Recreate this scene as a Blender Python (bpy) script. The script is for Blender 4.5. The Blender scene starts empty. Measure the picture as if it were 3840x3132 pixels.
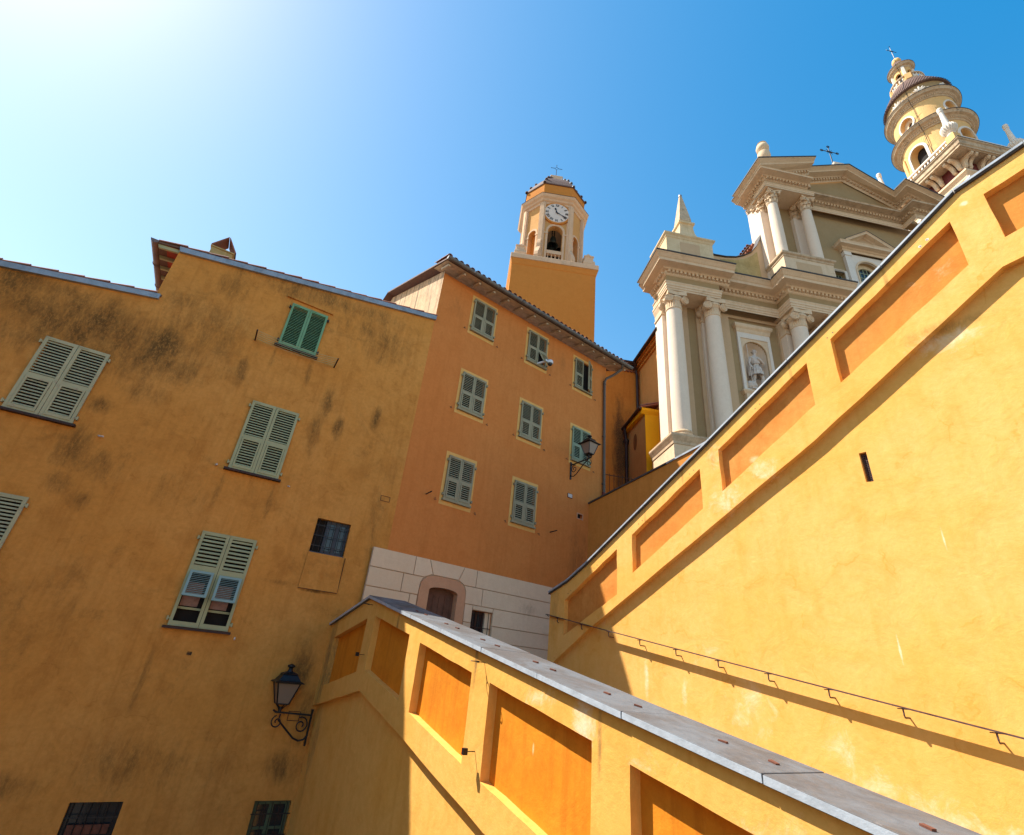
import bpy, bmesh, math, random
from mathutils import Vector, Matrix
from mathutils.geometry import delaunay_2d_cdt
random.seed(7)
R_ = math.radians
sc = bpy.context.scene
COL = sc.collection
pi, cos, sin = math.pi, math.cos, math.sin

# ---------------------------------------------------------------- camera
cam_d = bpy.data.cameras.new('camera'); cam = bpy.data.objects.new('camera', cam_d); COL.objects.link(cam)
PITCH, ROLL = R_(27.124), R_(6.04)
X0 = Vector((1, 0, 0)); Y0 = Vector((0, -sin(PITCH), cos(PITCH))); Fw = Vector((0, cos(PITCH), sin(PITCH)))
Xc = X0*cos(ROLL) + Y0*sin(ROLL); Yc = -X0*sin(ROLL) + Y0*cos(ROLL); Zc = -Fw
m = Matrix.Identity(4)
for i in range(3):
    m[i][0], m[i][1], m[i][2] = Xc[i], Yc[i], Zc[i]
cam.matrix_world = m
cam_d.sensor_width = 36; cam_d.sensor_fit = 'HORIZONTAL'; cam_d.lens = 17.398
cam_d.clip_start = 0.05; cam_d.clip_end = 2000
sc.camera = cam

# ---------------------------------------------------------------- sky and sun
SUN_AZ, SUN_EL = -77.0, 54.0
world = bpy.data.worlds.new('World'); sc.world = world; world.use_nodes = True
wn = world.node_tree; wn.nodes.clear()
sky = wn.nodes.new('ShaderNodeTexSky'); sky.sky_type = 'NISHITA'; sky.sun_disc = False
sky.sun_elevation = R_(SUN_EL); sky.sun_rotation = R_(SUN_AZ)
sky.altitude = 0; sky.air_density = 1.0; sky.dust_density = 0.3; sky.ozone_density = 1.0
sep = wn.nodes.new('ShaderNodeSeparateColor'); comb = wn.nodes.new('ShaderNodeCombineColor')
wn.links.new(sky.outputs[0], sep.inputs[0])
SKY_GAIN = (1.20, .96, .66); SKY_OFF = (-.88, -.25, .76)      # clear azure away from the sun, pale towards it
for k in range(3):
    a_ = wn.nodes.new('ShaderNodeMath'); a_.operation = 'MULTIPLY_ADD'; a_.inputs[1].default_value = SKY_GAIN[k]; a_.inputs[2].default_value = SKY_OFF[k]
    b_ = wn.nodes.new('ShaderNodeMath'); b_.operation = 'MAXIMUM'; b_.inputs[1].default_value = .04
    wn.links.new(sep.outputs[k], a_.inputs[0]); wn.links.new(a_.outputs[0], b_.inputs[0]); wn.links.new(b_.outputs[0], comb.inputs[k])
bg = wn.nodes.new('ShaderNodeBackground'); bg.inputs['Strength'].default_value = 0.145
wo = wn.nodes.new('ShaderNodeOutputWorld')
wn.links.new(comb.outputs[0], bg.inputs['Color']); wn.links.new(bg.outputs[0], wo.inputs['Surface'])
sd = bpy.data.lights.new('sun', 'SUN'); sd.energy = 4.9; sd.angle = R_(0.53); sd.color = (1.0, 0.95, 0.87)
sun = bpy.data.objects.new('sun', sd); COL.objects.link(sun)
sv = Vector((sin(R_(SUN_AZ))*cos(R_(SUN_EL)), cos(R_(SUN_AZ))*cos(R_(SUN_EL)), sin(R_(SUN_EL))))
sun.rotation_euler = sv.to_track_quat('Z', 'Y').to_euler(); sun.location = sv*60
vs = sc.view_settings; vs.view_transform = 'Standard'; vs.look = 'None'; vs.exposure = 1.06; vs.gamma = 1.0; vs.use_curve_mapping = False
sc.cycles.max_bounces = 8; sc.cycles.diffuse_bounces = 5

# ---------------------------------------------------------------- materials
class NT:
    def __init__(s, name):
        s.m = bpy.data.materials.new(name); s.m.use_nodes = True
        s.t = s.m.node_tree; s.n = s.t.nodes; s.b = s.n['Principled BSDF']
        s.tc = s.n.new('ShaderNodeTexCoord')
        s.obj = s.tc.outputs['Object']
    def link(s, a, b): s.t.links.new(a, b)
    def put(s, sock, v):
        if v is None: return
        if hasattr(v, 'is_output'): s.link(v, sock)
        else: sock.default_value = v
    def math(s, op, a, b=None, c=None, clamp=False):
        n = s.n.new('ShaderNodeMath'); n.operation = op; n.use_clamp = clamp
        s.put(n.inputs[0], a); s.put(n.inputs[1], b); s.put(n.inputs[2], c); return n.outputs[0]
    def vmath(s, op, a, b=None, c=None):
        n = s.n.new('ShaderNodeVectorMath'); n.operation = op
        s.put(n.inputs[0], a); s.put(n.inputs[1], b); s.put(n.inputs[2], c)
        return n.outputs['Value'] if op == 'LENGTH' else n.outputs['Vector']
    def noise(s, scale, detail=6, rough=.6, vec=None, dist=0.0, w=None):
        n = s.n.new('ShaderNodeTexNoise'); n.inputs['Scale'].default_value = scale
        n.inputs['Detail'].default_value = detail; n.inputs['Roughness'].default_value = rough
        n.inputs['Distortion'].default_value = dist
        s.link(vec or s.obj, n.inputs['Vector']); return n.outputs['Fac']
    def ramp(s, v, a, b, c=0.0, d=1.0, smooth=True):
        n = s.n.new('ShaderNodeMapRange'); n.interpolation_type = 'SMOOTHSTEP' if smooth else 'LINEAR'
        s.link(v, n.inputs['Value'])
        for k, x in zip(('From Min', 'From Max', 'To Min', 'To Max'), (a, b, c, d)): n.inputs[k].default_value = x
        return n.outputs['Result']
    def mix(s, f, a, b, blend='MIX'):
        n = s.n.new('ShaderNodeMix'); n.data_type = 'RGBA'; n.blend_type = blend
        s.put(n.inputs[0], f)
        for i, v in ((6, a), (7, b)):
            if hasattr(v, 'is_output'): s.link(v, n.inputs[i])
            else: n.inputs[i].default_value = (*v[:3], 1)
        return n.outputs[2]
    def bump(s, h, strength=.2, dist=.02, prev=None):
        n = s.n.new('ShaderNodeBump'); n.inputs['Strength'].default_value = strength; n.inputs['Distance'].default_value = dist
        s.link(h, n.inputs['Height'])
        if prev: s.link(prev, n.inputs['Normal'])
        return n.outputs[0]
    def fin(s, col, rough=.9, normal=None, spec=.2, metal=0):
        s.put(s.b.inputs['Base Color'], col if hasattr(col, 'is_output') else (*col[:3], 1))
        s.put(s.b.inputs['Roughness'], rough); s.b.inputs['Specular IOR Level'].default_value = spec
        s.b.inputs['Metallic'].default_value = metal
        if normal: s.link(normal, s.b.inputs['Normal'])
        return s.m
    def seedvec(s, seed, mul=(1, 1, 1)):
        return s.vmath('MULTIPLY_ADD', s.obj, mul, (seed*3.1, seed*1.7, seed*5.3))
    def field(s, ell):
        out = None
        for (x, z, rx, rz, k) in ell:
            v = s.vmath('MULTIPLY_ADD', s.obj, (1/rx, 0, 1/rz), (-x/rx, 0, -z/rz))
            r = s.ramp(s.vmath('LENGTH', v), 1.5, 0.1, 0, k)
            out = r if out is None else s.math('MAXIMUM', out, r)
        return out

def stucco(name, base, light, dark, seed=0, stains=None, stain_col=(.075, .045, .018), pale=None, pale_col=(.8, .7, .52), streak=.35, blotch=.5, cracks=0.0, rough_bump=.25, grime=0.0):
    t = NT(name); v = t.seedvec(seed)
    n1 = t.noise(.55, 5, .62, v, .6); n2 = t.noise(2.6, 8, .65, v, .4); n3 = t.noise(14, 6, .7, v)
    st = t.noise(2.2, 6, .6, t.seedvec(seed+3, (3.2, 3.2, .22)))
    c = t.mix(t.ramp(n1, .35, .68, 0, blotch), base, light)
    c = t.mix(t.ramp(n2, .42, .72, 0, blotch*.8), c, dark)
    c = t.mix(t.ramp(st, .45, .75, 0, streak), c, dark)
    st2 = t.noise(5, 5, .6, t.seedvec(seed+9, (2.5, 2.5, .12)))
    c = t.mix(t.ramp(st2, .6, .78, 0, streak*.7), c, light)
    c = t.mix(t.ramp(n3, .3, .75, 0, .34), c, dark)
    n4 = t.noise(38, 5, .75, v); c = t.mix(t.ramp(n4, .5, .8, 0, .35), c, light)
    if grime:
        g = t.math('MULTIPLY', t.ramp(t.noise(.9, 7, .7, t.seedvec(seed+5), .8), .52, .72), t.ramp(t.noise(6, 6, .7, v), .35, .65))
        c = t.mix(t.math('MULTIPLY', g, grime), c, stain_col)
    if stains:
        f = t.field(stains)
        a = t.noise(1.7, 9, .72, t.seedvec(seed+4, (1.7, 1, .5)), .6)
        a2 = t.noise(9, 8, .75, t.seedvec(seed+6, (1.2, 1, .6)))
        g = t.math('ADD', f, t.math('MULTIPLY', t.math('SUBTRACT', a, .5), 2.2))
        g = t.math('ADD', g, t.math('MULTIPLY', t.math('SUBTRACT', a2, .5), .8))
        g = t.math('MULTIPLY', t.ramp(g, .05, 1.35, 0, .9), t.math('MULTIPLY', t.ramp(f, 0, .3), t.ramp(t.noise(26, 6, .8, t.seedvec(seed+11, (1.2, 1, .5))), .32, .56, .35, 1)))
        c = t.mix(g, c, stain_col)
    if pale:
        f = t.field(pale)
        a = t.noise(4.5, 9, .75, t.seedvec(seed+8), .6)
        g = t.math('ADD', f, t.math('MULTIPLY', t.math('SUBTRACT', a, .5), 2.6))
        g = t.math('MULTIPLY', t.ramp(g, .35, 1.3, 0, .85), t.ramp(f, 0, .3))
        c = t.mix(t.math('MULTIPLY', g, .7), c, pale_col)
    if name == 'pink_cream_render':
        oi = t.n.new('ShaderNodeObjectInfo'); c = t.mix(t.math('MULTIPLY', oi.outputs['Random'], .45), c, dark)
    if cracks:
        vo = t.n.new('ShaderNodeTexVoronoi'); vo.feature = 'DISTANCE_TO_EDGE'; vo.inputs['Scale'].default_value = .75
        dn = t.n.new('ShaderNodeTexNoise'); dn.inputs['Scale'].default_value = 2.5; dn.inputs['Detail'].default_value = 5
        t.link(v, dn.inputs['Vector'])
        t.link(t.vmath('MULTIPLY_ADD', dn.outputs['Color'], (.55, .55, .55), v), vo.inputs['Vector'])
        k = t.math('MULTIPLY', t.ramp(vo.outputs['Distance'], .010, .002), t.ramp(n2, .45, .6))
        c = t.mix(t.math('MULTIPLY', k, cracks), c, dark)
    b = t.bump(n3, rough_bump, .012); b = t.bump(n2, .5, .022, b); b = t.bump(t.noise(70, 4, .6), .12, .004, b)
    return t.fin(c, .92, b, .1)

def plain(name, base, var=.15, rough=.7, scale=6, spec=.3, metal=0, bump=.1, dark=None, streak=0):
    t = NT(name); n = t.noise(scale, 7, .65)
    d = dark or tuple(x*.45 for x in base)
    c = t.mix(t.ramp(n, .35, .75, 0, min(1, var*2.5)), base, d)
    if streak:
        s_ = t.noise(3, 6, .65, t.seedvec(2, (4, 4, .3)))
        c = t.mix(t.ramp(s_, .5, .72, 0, streak), c, d)
    return t.fin(c, rough, t.bump(t.noise(scale*6, 5, .6), bump, .008) if bump else None, spec, metal)

def worn_paint(name, base, wood, wear):
    t = NT(name)
    oi = t.n.new('ShaderNodeObjectInfo'); rv = t.n.new('ShaderNodeCombineXYZ'); t.link(oi.outputs['Random'], rv.inputs[0])
    v = t.vmath('MULTIPLY_ADD', rv.outputs[0], (37, 0, 0), t.tc.outputs['Generated'])
    pos = t.n.new('ShaderNodeNewGeometry').outputs['Position']
    a = t.noise(9, 8, .75, pos, .3); b = t.noise(38, 6, .7, pos)
    f = t.ramp(t.math('ADD', a, t.math('MULTIPLY', t.math('SUBTRACT', b, .5), .5)), .62-wear*.3, .72-wear*.3, 0, .85)
    c = t.mix(f, base, wood)
    c = t.mix(t.ramp(t.noise(3, 5, .6, pos), .4, .7, 0, .3), c, tuple(x*.6 for x in base))
    return t.fin(c, .65, t.bump(a, .2, .006), .25)

M = {}
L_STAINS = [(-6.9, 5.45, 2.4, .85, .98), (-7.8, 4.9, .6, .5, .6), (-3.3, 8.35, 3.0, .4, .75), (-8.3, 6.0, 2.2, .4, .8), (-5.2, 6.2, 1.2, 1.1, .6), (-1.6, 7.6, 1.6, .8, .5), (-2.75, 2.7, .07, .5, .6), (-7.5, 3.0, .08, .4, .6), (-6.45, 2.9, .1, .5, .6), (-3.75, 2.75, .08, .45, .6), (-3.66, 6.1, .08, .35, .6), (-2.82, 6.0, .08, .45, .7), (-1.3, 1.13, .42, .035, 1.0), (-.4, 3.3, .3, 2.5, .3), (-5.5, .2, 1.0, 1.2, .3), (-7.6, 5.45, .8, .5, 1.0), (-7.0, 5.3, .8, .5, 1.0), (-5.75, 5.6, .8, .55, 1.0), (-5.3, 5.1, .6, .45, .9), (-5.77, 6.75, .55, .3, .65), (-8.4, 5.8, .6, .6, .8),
    (-5.0, 7.6, .4, .55, .55), (-3.7, 8.1, .9, .35, .75), (-6.2, 3.9, .22, .2, .8), (-6.2, 2.95, .32, .5, .85), (-5.77, 2.8, .35, .38, .8), (-6.24, 2.3, .25, .3, .7), (-5.8, 2.05, .22, .2, .7),
    (-4.18, 5.55, .14, .45, .8), (-2.3, 4.6, .2, .7, .75), (-2.2, 5.4, .2, .5, .7), (-4.9, 6.7, .35, .4, .5), (-1.79, 4.9, .14, .35, .9), (-.97, 5.4, .13, .35, .9), (-1.75, 7.8, .35, .45, .75), (-1.25, 7.85, .35, .35, .7),
    (-2.9, 7.65, .4, .35, .6), (-1.2, -.5, .25, .8, .75), (-.95, -1.2, .2, .7, .7), (-1.1, -1.95, .4, .3, .8), (-5.0, -2.25, .7, .25, .7), (-3.82, -.5, .07, .7, .6), (-6.5, 5.0, 1.6, .7, .55), (-5.6, 4.4, .5, .3, .55),
    (-2.0, 1.2, .5, .06, .5), (-4.4, 2.6, .9, .4, .35), (-3.3, -2.0, 1.6, .5, .45)]
M['left'] = stucco('ochre_stucco', (.65, .275, .058), (.71, .335, .088), (.41, .155, .03), 1, L_STAINS, blotch=.6, streak=.4, grime=.4, rough_bump=.35, cracks=.35)
M['mid'] = stucco('orange_stucco', (.64, .22, .056), (.69, .27, .078), (.49, .15, .034), 2, [(4.6, 1.6, 2.5, 1.2, .35), (6.2, 3.0, .5, 1.4, .6), (0.6, 9.8, .3, .5, .35), (5.1, 10.0, .25, .5, .4)], (.22, .09, .03), [(6.85, 4.0, .2, 1.2, .6), (6.9, 5.2, .5, .25, .5)], (.6, .42, .3), blotch=.35, streak=.3, rough_bump=.2)
M['sidewall'] = stucco('streaked_side_render', (.68, .45, .25), (.74, .56, .38), (.10, .075, .05), 31, blotch=.35, streak=.95, grime=.5, stain_col=(.09, .07, .05))
M['surround'] = stucco('yellow_surround_paint', (.76, .43, .13), (.78, .49, .18), (.62, .33, .09), 3, blotch=.4)
M['base'] = stucco('pink_cream_render', (.82, .62, .42), (.85, .67, .48), (.68, .48, .31), 4, [(4.4, 1.55, .4, .2, .5)], (.2, .14, .1), blotch=.5, streak=.25)
M['basejoint'] = stucco('joint_render', (.52, .36, .24), (.56, .4, .27), (.4, .27, .17), 5)
M['doorsur'] = stucco('salmon_render', (.62, .33, .19), (.66, .38, .23), (.5, .25, .13), 6)
R_PALE = [(-1.28, 4.3, .45, .2, .9), (-4.57, 2.87, .5, .35, .8), (-3.9, 3.2, .35, .25, .8), (-4.7, 3.7, .2, .5, .55), (-6.46, .1, .06, .5, .9), (-5.7, -.1, .07, .45, .8), (-3.47, -.45, .25, .3, .7), (-3.2, -.8, .6, .25, .75), (-2.6, -1.05, .8, .35, .8), (-1.9, -1.0, .8, .35, .75),
          (-2.64, .67, .016, .2, 1.2), (-1.93, 1.84, .014, .16, 1.2), (-4.6, -.1, .5, .5, .6), (-.6, 6.18, .06, .05, 1.3), (-5.2, .5, .4, .5, .45), (-7.4, .9, .3, .3, .4)]
M['right'] = stucco('yellow_lime_render', (.80, .415, .098), (.83, .485, .165), (.69, .31, .05), 7, [(-6.3, 2.85, .03, .3, .9), (-3.2, 4.65, .03, .35, .9), (-1.66, 5.55, .035, .35, .9), (-5.4, 3.5, .03, .25, .8), (-1.3, 4.5, .6, .1, .7), (-4.75, 3.72, .12, .4, .8), (-1.5, 4.45, .5, .12, .6), (-8.9, 1.3, .2, .8, .6)], (.36, .18, .05), R_PALE, (.85, .72, .5), blotch=.6, streak=.32, cracks=.6)
M['rpanel'] = stucco('terracotta_panel_paint', (.60, .235, .046), (.66, .30, .08), (.46, .15, .026), 8, None, pale=[(-4.05, 3.45, .12, .07, 1.2), (-1.2, 5.4, .4, .2, .5)], pale_col=(.8, .55, .32), blotch=.7, streak=.35)
M['low'] = stucco('warm_yellow_render', (.79, .40, .085), (.82, .465, .135), (.63, .285, .045), 9, [(-5.45, .1, .04, .3, 1.0), (-7.95, .3, .05, .5, 1.0), (-11.2, 0, .25, 1.4, .8), (-3.42, -.35, .03, .35, .8), (-11.1, -1.6, .2, 1.0, .6)], (.14, .09, .045),
    [(-3.6, -.3, .16, .28, 1.0), (-4.2, -.2, .3, .15, .7), (-2.0, -.72, .5, .2, .6), (-2.9, -.5, .3, .2, .5)], (.86, .76, .58), blotch=.5, streak=.35)
M['lpanel'] = stucco('orange_panel_paint', (.70, .235, .014), (.76, .30, .035), (.48, .13, .009), 10, None, pale=[(-4.42, -.62, .018, .06, 1.1)], pale_col=(.8, .6, .3), blotch=.55, streak=.6, rough_bump=.12)
M['lowshade'] = M['low']
M['terr'] = stucco('terrace_wall_render', (.60, .235, .048), (.64, .28, .065), (.44, .16, .028), 11, blotch=.5, streak=.45)
M['tower'] = stucco('clock_tower_stucco', (.60, .225, .045), (.64, .27, .06), (.5, .17, .03), 12, blotch=.35, streak=.15, grime=.12)
M['towerlt'] = stucco('pale_ochre_stucco', (.62, .33, .12), (.68, .39, .16), (.48, .24, .07), 13, blotch=.3, streak=.2, grime=.15)
M['towertrim'] = stucco('cream_trim', (.68, .46, .29), (.72, .52, .35), (.46, .29, .17), 14, blotch=.3, streak=.3, grime=.35, stain_col=(.12, .1, .08))
M['stone'] = stucco('cream_facade_stone', (.70, .52, .34), (.75, .58, .40), (.54, .38, .23), 15, blotch=.4, streak=.4, grime=.4, stain_col=(.22, .15, .09), rough_bump=.15)
M['stonedirty'] = stucco('weathered_stone', (.60, .44, .28), (.64, .5, .34), (.3, .2, .12), 16, blotch=.7, streak=.5, grime=.9, stain_col=(.05, .04, .03))
M['column'] = stucco('pale_column_plaster', (.74, .60, .46), (.79, .66, .53), (.62, .48, .35), 17, blotch=.3, streak=.12, rough_bump=.08)
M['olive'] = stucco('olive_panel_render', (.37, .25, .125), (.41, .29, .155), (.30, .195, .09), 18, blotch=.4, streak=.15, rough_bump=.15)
M['tan'] = stucco('tan_pilaster_render', (.56, .38, .22), (.6, .42, .26), (.46, .3, .17), 19, blotch=.3, streak=.2)
M['attic'] = stucco('attic_yellow_render', (.68, .52, .31), (.73, .58, .38), (.46, .32, .17), 20, blotch=.5, streak=.4, grime=.3, stain_col=(.3, .2, .08))
M['scroll'] = stucco('mossy_scroll_render', (.42, .30, .12), (.5, .38, .18), (.27, .20, .08), 21, blotch=.9, streak=.3, grime=.5, stain_col=(.14, .13, .06))
M['nave'] = stucco('nave_ochre_stucco', (.62, .27, .075), (.66, .32, .11), (.48, .19, .045), 22, [(8.0, 10.3, .35, 2.8, 1.3)], (.05, .035, .02), blotch=.4, streak=.3)
M['north'] = stucco('burnt_orange_stucco', (.60, .205, .035), (.64, .25, .05), (.45, .13, .018), 23, [(7.85, 10.0, .4, 3.2, 1.3), (8.3, 10, .3, 2.5, 1.0)], (.035, .025, .018), blotch=.5, streak=.4)
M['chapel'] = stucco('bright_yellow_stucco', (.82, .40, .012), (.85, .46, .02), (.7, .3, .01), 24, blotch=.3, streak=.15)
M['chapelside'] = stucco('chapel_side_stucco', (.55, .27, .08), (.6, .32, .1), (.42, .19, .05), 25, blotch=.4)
M['spire'] = stucco('spire_yellow_stucco', (.74, .45, .18), (.78, .52, .25), (.58, .33, .12), 26, blotch=.4, streak=.25)
M['white'] = stucco('white_trim_plaster', (.74, .66, .56), (.79, .72, .64), (.56, .47, .37), 27, blotch=.3, streak=.2)
M['zinc'] = plain('zinc_flashing', (.33, .36, .39), .25, .45, 5, .5, .35, .05, streak=.3)
M['copper'] = plain('weathered_copper_gutter', (.20, .13, .11), .3, .5, 6, .4, .3, .05)
M['gutter'] = plain('grey_steel_gutter', (.17, .155, .14), .3, .5, 6, .4, .3, .05, streak=.3)
M['darkpipe'] = plain('dark_brown_metal', (.045, .022, .02), .3, .5, 6, .4, .2, .05)
M['greypipe'] = plain('grey_downpipe', (.12, .085, .062), .2, .5, 6, .4, .2, .05)
M['redpipe'] = plain('red_oxide_paint', (.16, .03, .025), .2, .5, 6, .3)
M['iron'] = plain('black_iron', (.018, .016, .018), .3, .45, 12, .5, .3, .1)
M['rust'] = plain('rusted_iron_rail', (.13, .08, .07), .4, .5, 20, .5, .4, .15, dark=(.06, .025, .02))
M['slate'] = plain('grey_slate_coping', (.27, .26, .265), .25, .42, 2.2, .5, 0, .35, dark=(.15, .11, .09))
t = NT('slate_coping'); pos = t.n.new('ShaderNodeNewGeometry').outputs['Position']
a = t.noise(1.3, 8, .7, pos, .8); b = t.noise(7, 9, .75, pos, .5)
c = t.mix(t.ramp(a, .38, .62), (.145, .155, .165), (.11, .098, .09)); c = t.mix(t.ramp(b, .45, .75, 0, .6), c, (.08, .07, .065))
c = t.mix(t.ramp(t.noise(2.2, 9, .8, pos, 1.5), .6, .7, 0, .5), c, (.40, .39, .40)); M['slate'] = t.fin(c, t.ramp(b, .3, .7, .5, .8), t.bump(b, .5, .015), .25)
M['slateedge'] = plain('cut_stone_edge', (.42, .46, .50), .2, .5, 9, .5, 0, .3)
M['lead'] = plain('dark_lead_edge', (.07, .06, .055), .3, .6, 5, .3)
M['coping2'] = plain('bluish_coping_edge', (.34, .38, .42), .3, .5, 4, .5)
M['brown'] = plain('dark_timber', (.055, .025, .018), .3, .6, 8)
M['wood'] = plain('worn_brown_door', (.15, .07, .045), .35, .6, 5, streak=.5)
M['soffit'] = plain('grey_soffit_boards', (.60, .48, .33), .3, .8, 4, streak=.3)
M['glass'] = NT('dark_window_glass').fin((.02, .025, .03), .08, None, .5)
M['void'] = plain('dark_interior', (.018, .014, .012), .2, .9)
M['clay'] = plain('terracotta_chip', (.17, .06, .035), .3, .8, 20)
M['copperred'] = plain('painted_red_soffit', (.42, .075, .035), .3, .7, 8, dark=(.2, .03, .02))
M['bell'] = plain('bronze_bell', (.06, .075, .06), .3, .4, 6, .5, .6)
M['clockface'] = plain('white_clock_enamel', (.72, .60, .50), .05, .5, 3, bump=0)
M['black'] = plain('black_paint', (.012, .012, .018), .1, .5, 5, bump=0)
M['curtain'] = plain('pink_curtain', (.35, .2, .16), .3, .9, 12)
M['bluewin'] = plain('blue_window_paint', (.06, .07, .09), .2, .6, 9)
M['greenwin'] = plain('green_window_paint', (.10, .13, .07), .25, .6, 9)
M['camwhite'] = plain('white_camera_plastic', (.72, .72, .74), .05, .4, 9, .5, bump=0)
M['frost'] = NT('milky_lamp_glass').fin((.22, .165, .13), .35, None, .5)
M['plaque'] = plain('marble_plaque', (.66, .58, .52), .3, .5, 30)
M['statue'] = plain('statue_marble', (.66, .56, .47), .25, .7, 5, bump=.3)
M['ground'] = plain('street_paving', (.15, .13, .11), .3, .85, 1.5)
M['paving'] = plain('ramp_cobbles', (.20, .17, .14), .3, .85, 3)
M['shut_l'] = worn_paint('pale_sage_shutter_paint', (.39, .39, .22), (.32, .24, .17), -.15)
M['shut_lw'] = worn_paint('flaking_sage_shutter_paint', (.45, .42, .25), (.36, .27, .19), .22)
M['shut_g'] = worn_paint('fresh_green_shutter_paint', (.165, .33, .18), (.15, .30, .16), -.6)
M['shut_b'] = worn_paint('pale_blue_shutter_paint', (.26, .36, .33), (.3, .3, .25), -.3)
M['shut_m'] = worn_paint('peeling_grey_green_paint', (.31, .285, .18), (.36, .28, .18), .36)
M['shut_m2'] = worn_paint('grey_green_shutter_paint', (.26, .31, .21), (.25, .2, .14), 0.0)
t = NT('terracotta_roof_tile'); oi = t.n.new('ShaderNodeObjectInfo'); pos = t.n.new('ShaderNodeNewGeometry').outputs['Position']
c = t.mix(oi.outputs['Random'], (.34, .115, .065), (.24, .10, .07)); c = t.mix(t.ramp(t.noise(7, 7, .7, pos), .4, .7, 0, .6), c, (.16, .10, .07))
M['tile'] = t.fin(c, .85, t.bump(t.noise(30, 5, .6, pos), .3, .01), .2)
t = NT('dark_roof_tile'); oi = t.n.new('ShaderNodeObjectInfo'); pos = t.n.new('ShaderNodeNewGeometry').outputs['Position']
c = t.mix(t.noise(3, 6, .7, pos), (.10, .06, .05), (.2, .12, .09)); M['darktile'] = t.fin(c, .8, t.bump(t.noise(12, 5, .6, pos), .6, .03), .2)

# ---------------------------------------------------------------- frames, things, mesh builder
FR = dict(L=(-2.58, 11.86, 28.1), M=(-2.58, 11.86, 35.4), W=(2.79, 1.76, -57.8), R=(6.09, 3.84, -57.8),
          T=(2.81, 15.70, -57.8), C=(-1.92, 16.89, 6.5), B=(-1.33*1.1, 18.95*1.1, 4.0))
def wpt(fr, x, y, z):
    ox, oy, a = FR[fr]; a = R_(a)
    return Vector((ox + x*cos(a) - y*sin(a), oy + x*sin(a) + y*cos(a), z))
def thing(name, label, cat, fr, x=0, y=0, z=0, group=None, kind=None):
    e = bpy.data.objects.new(name, None); COL.objects.link(e); e.empty_display_size = .3
    e.location = wpt(fr, x, y, z); e.rotation_euler = (0, 0, R_(FR[fr][2]))
    if fr == 'B': e.scale = (1.1, 1.1, 1.1); e.location = Vector((FR['B'][0], FR['B'][1], 0)) + (wpt(fr, x, y, z)-Vector((FR['B'][0], FR['B'][1], 0)))*1.1
    if kind: e['kind'] = kind
    else: e['label'] = label; e['category'] = cat
    if group: e['group'] = group
    OFF[e.name] = Vector((-x, -y, -z)); return e
OFF = {}
def link(o, parent):
    COL.objects.link(o)
    if parent is not None:
        o.parent = parent
        if parent.name in OFF: o.location = OFF[parent.name]
    return o
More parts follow.
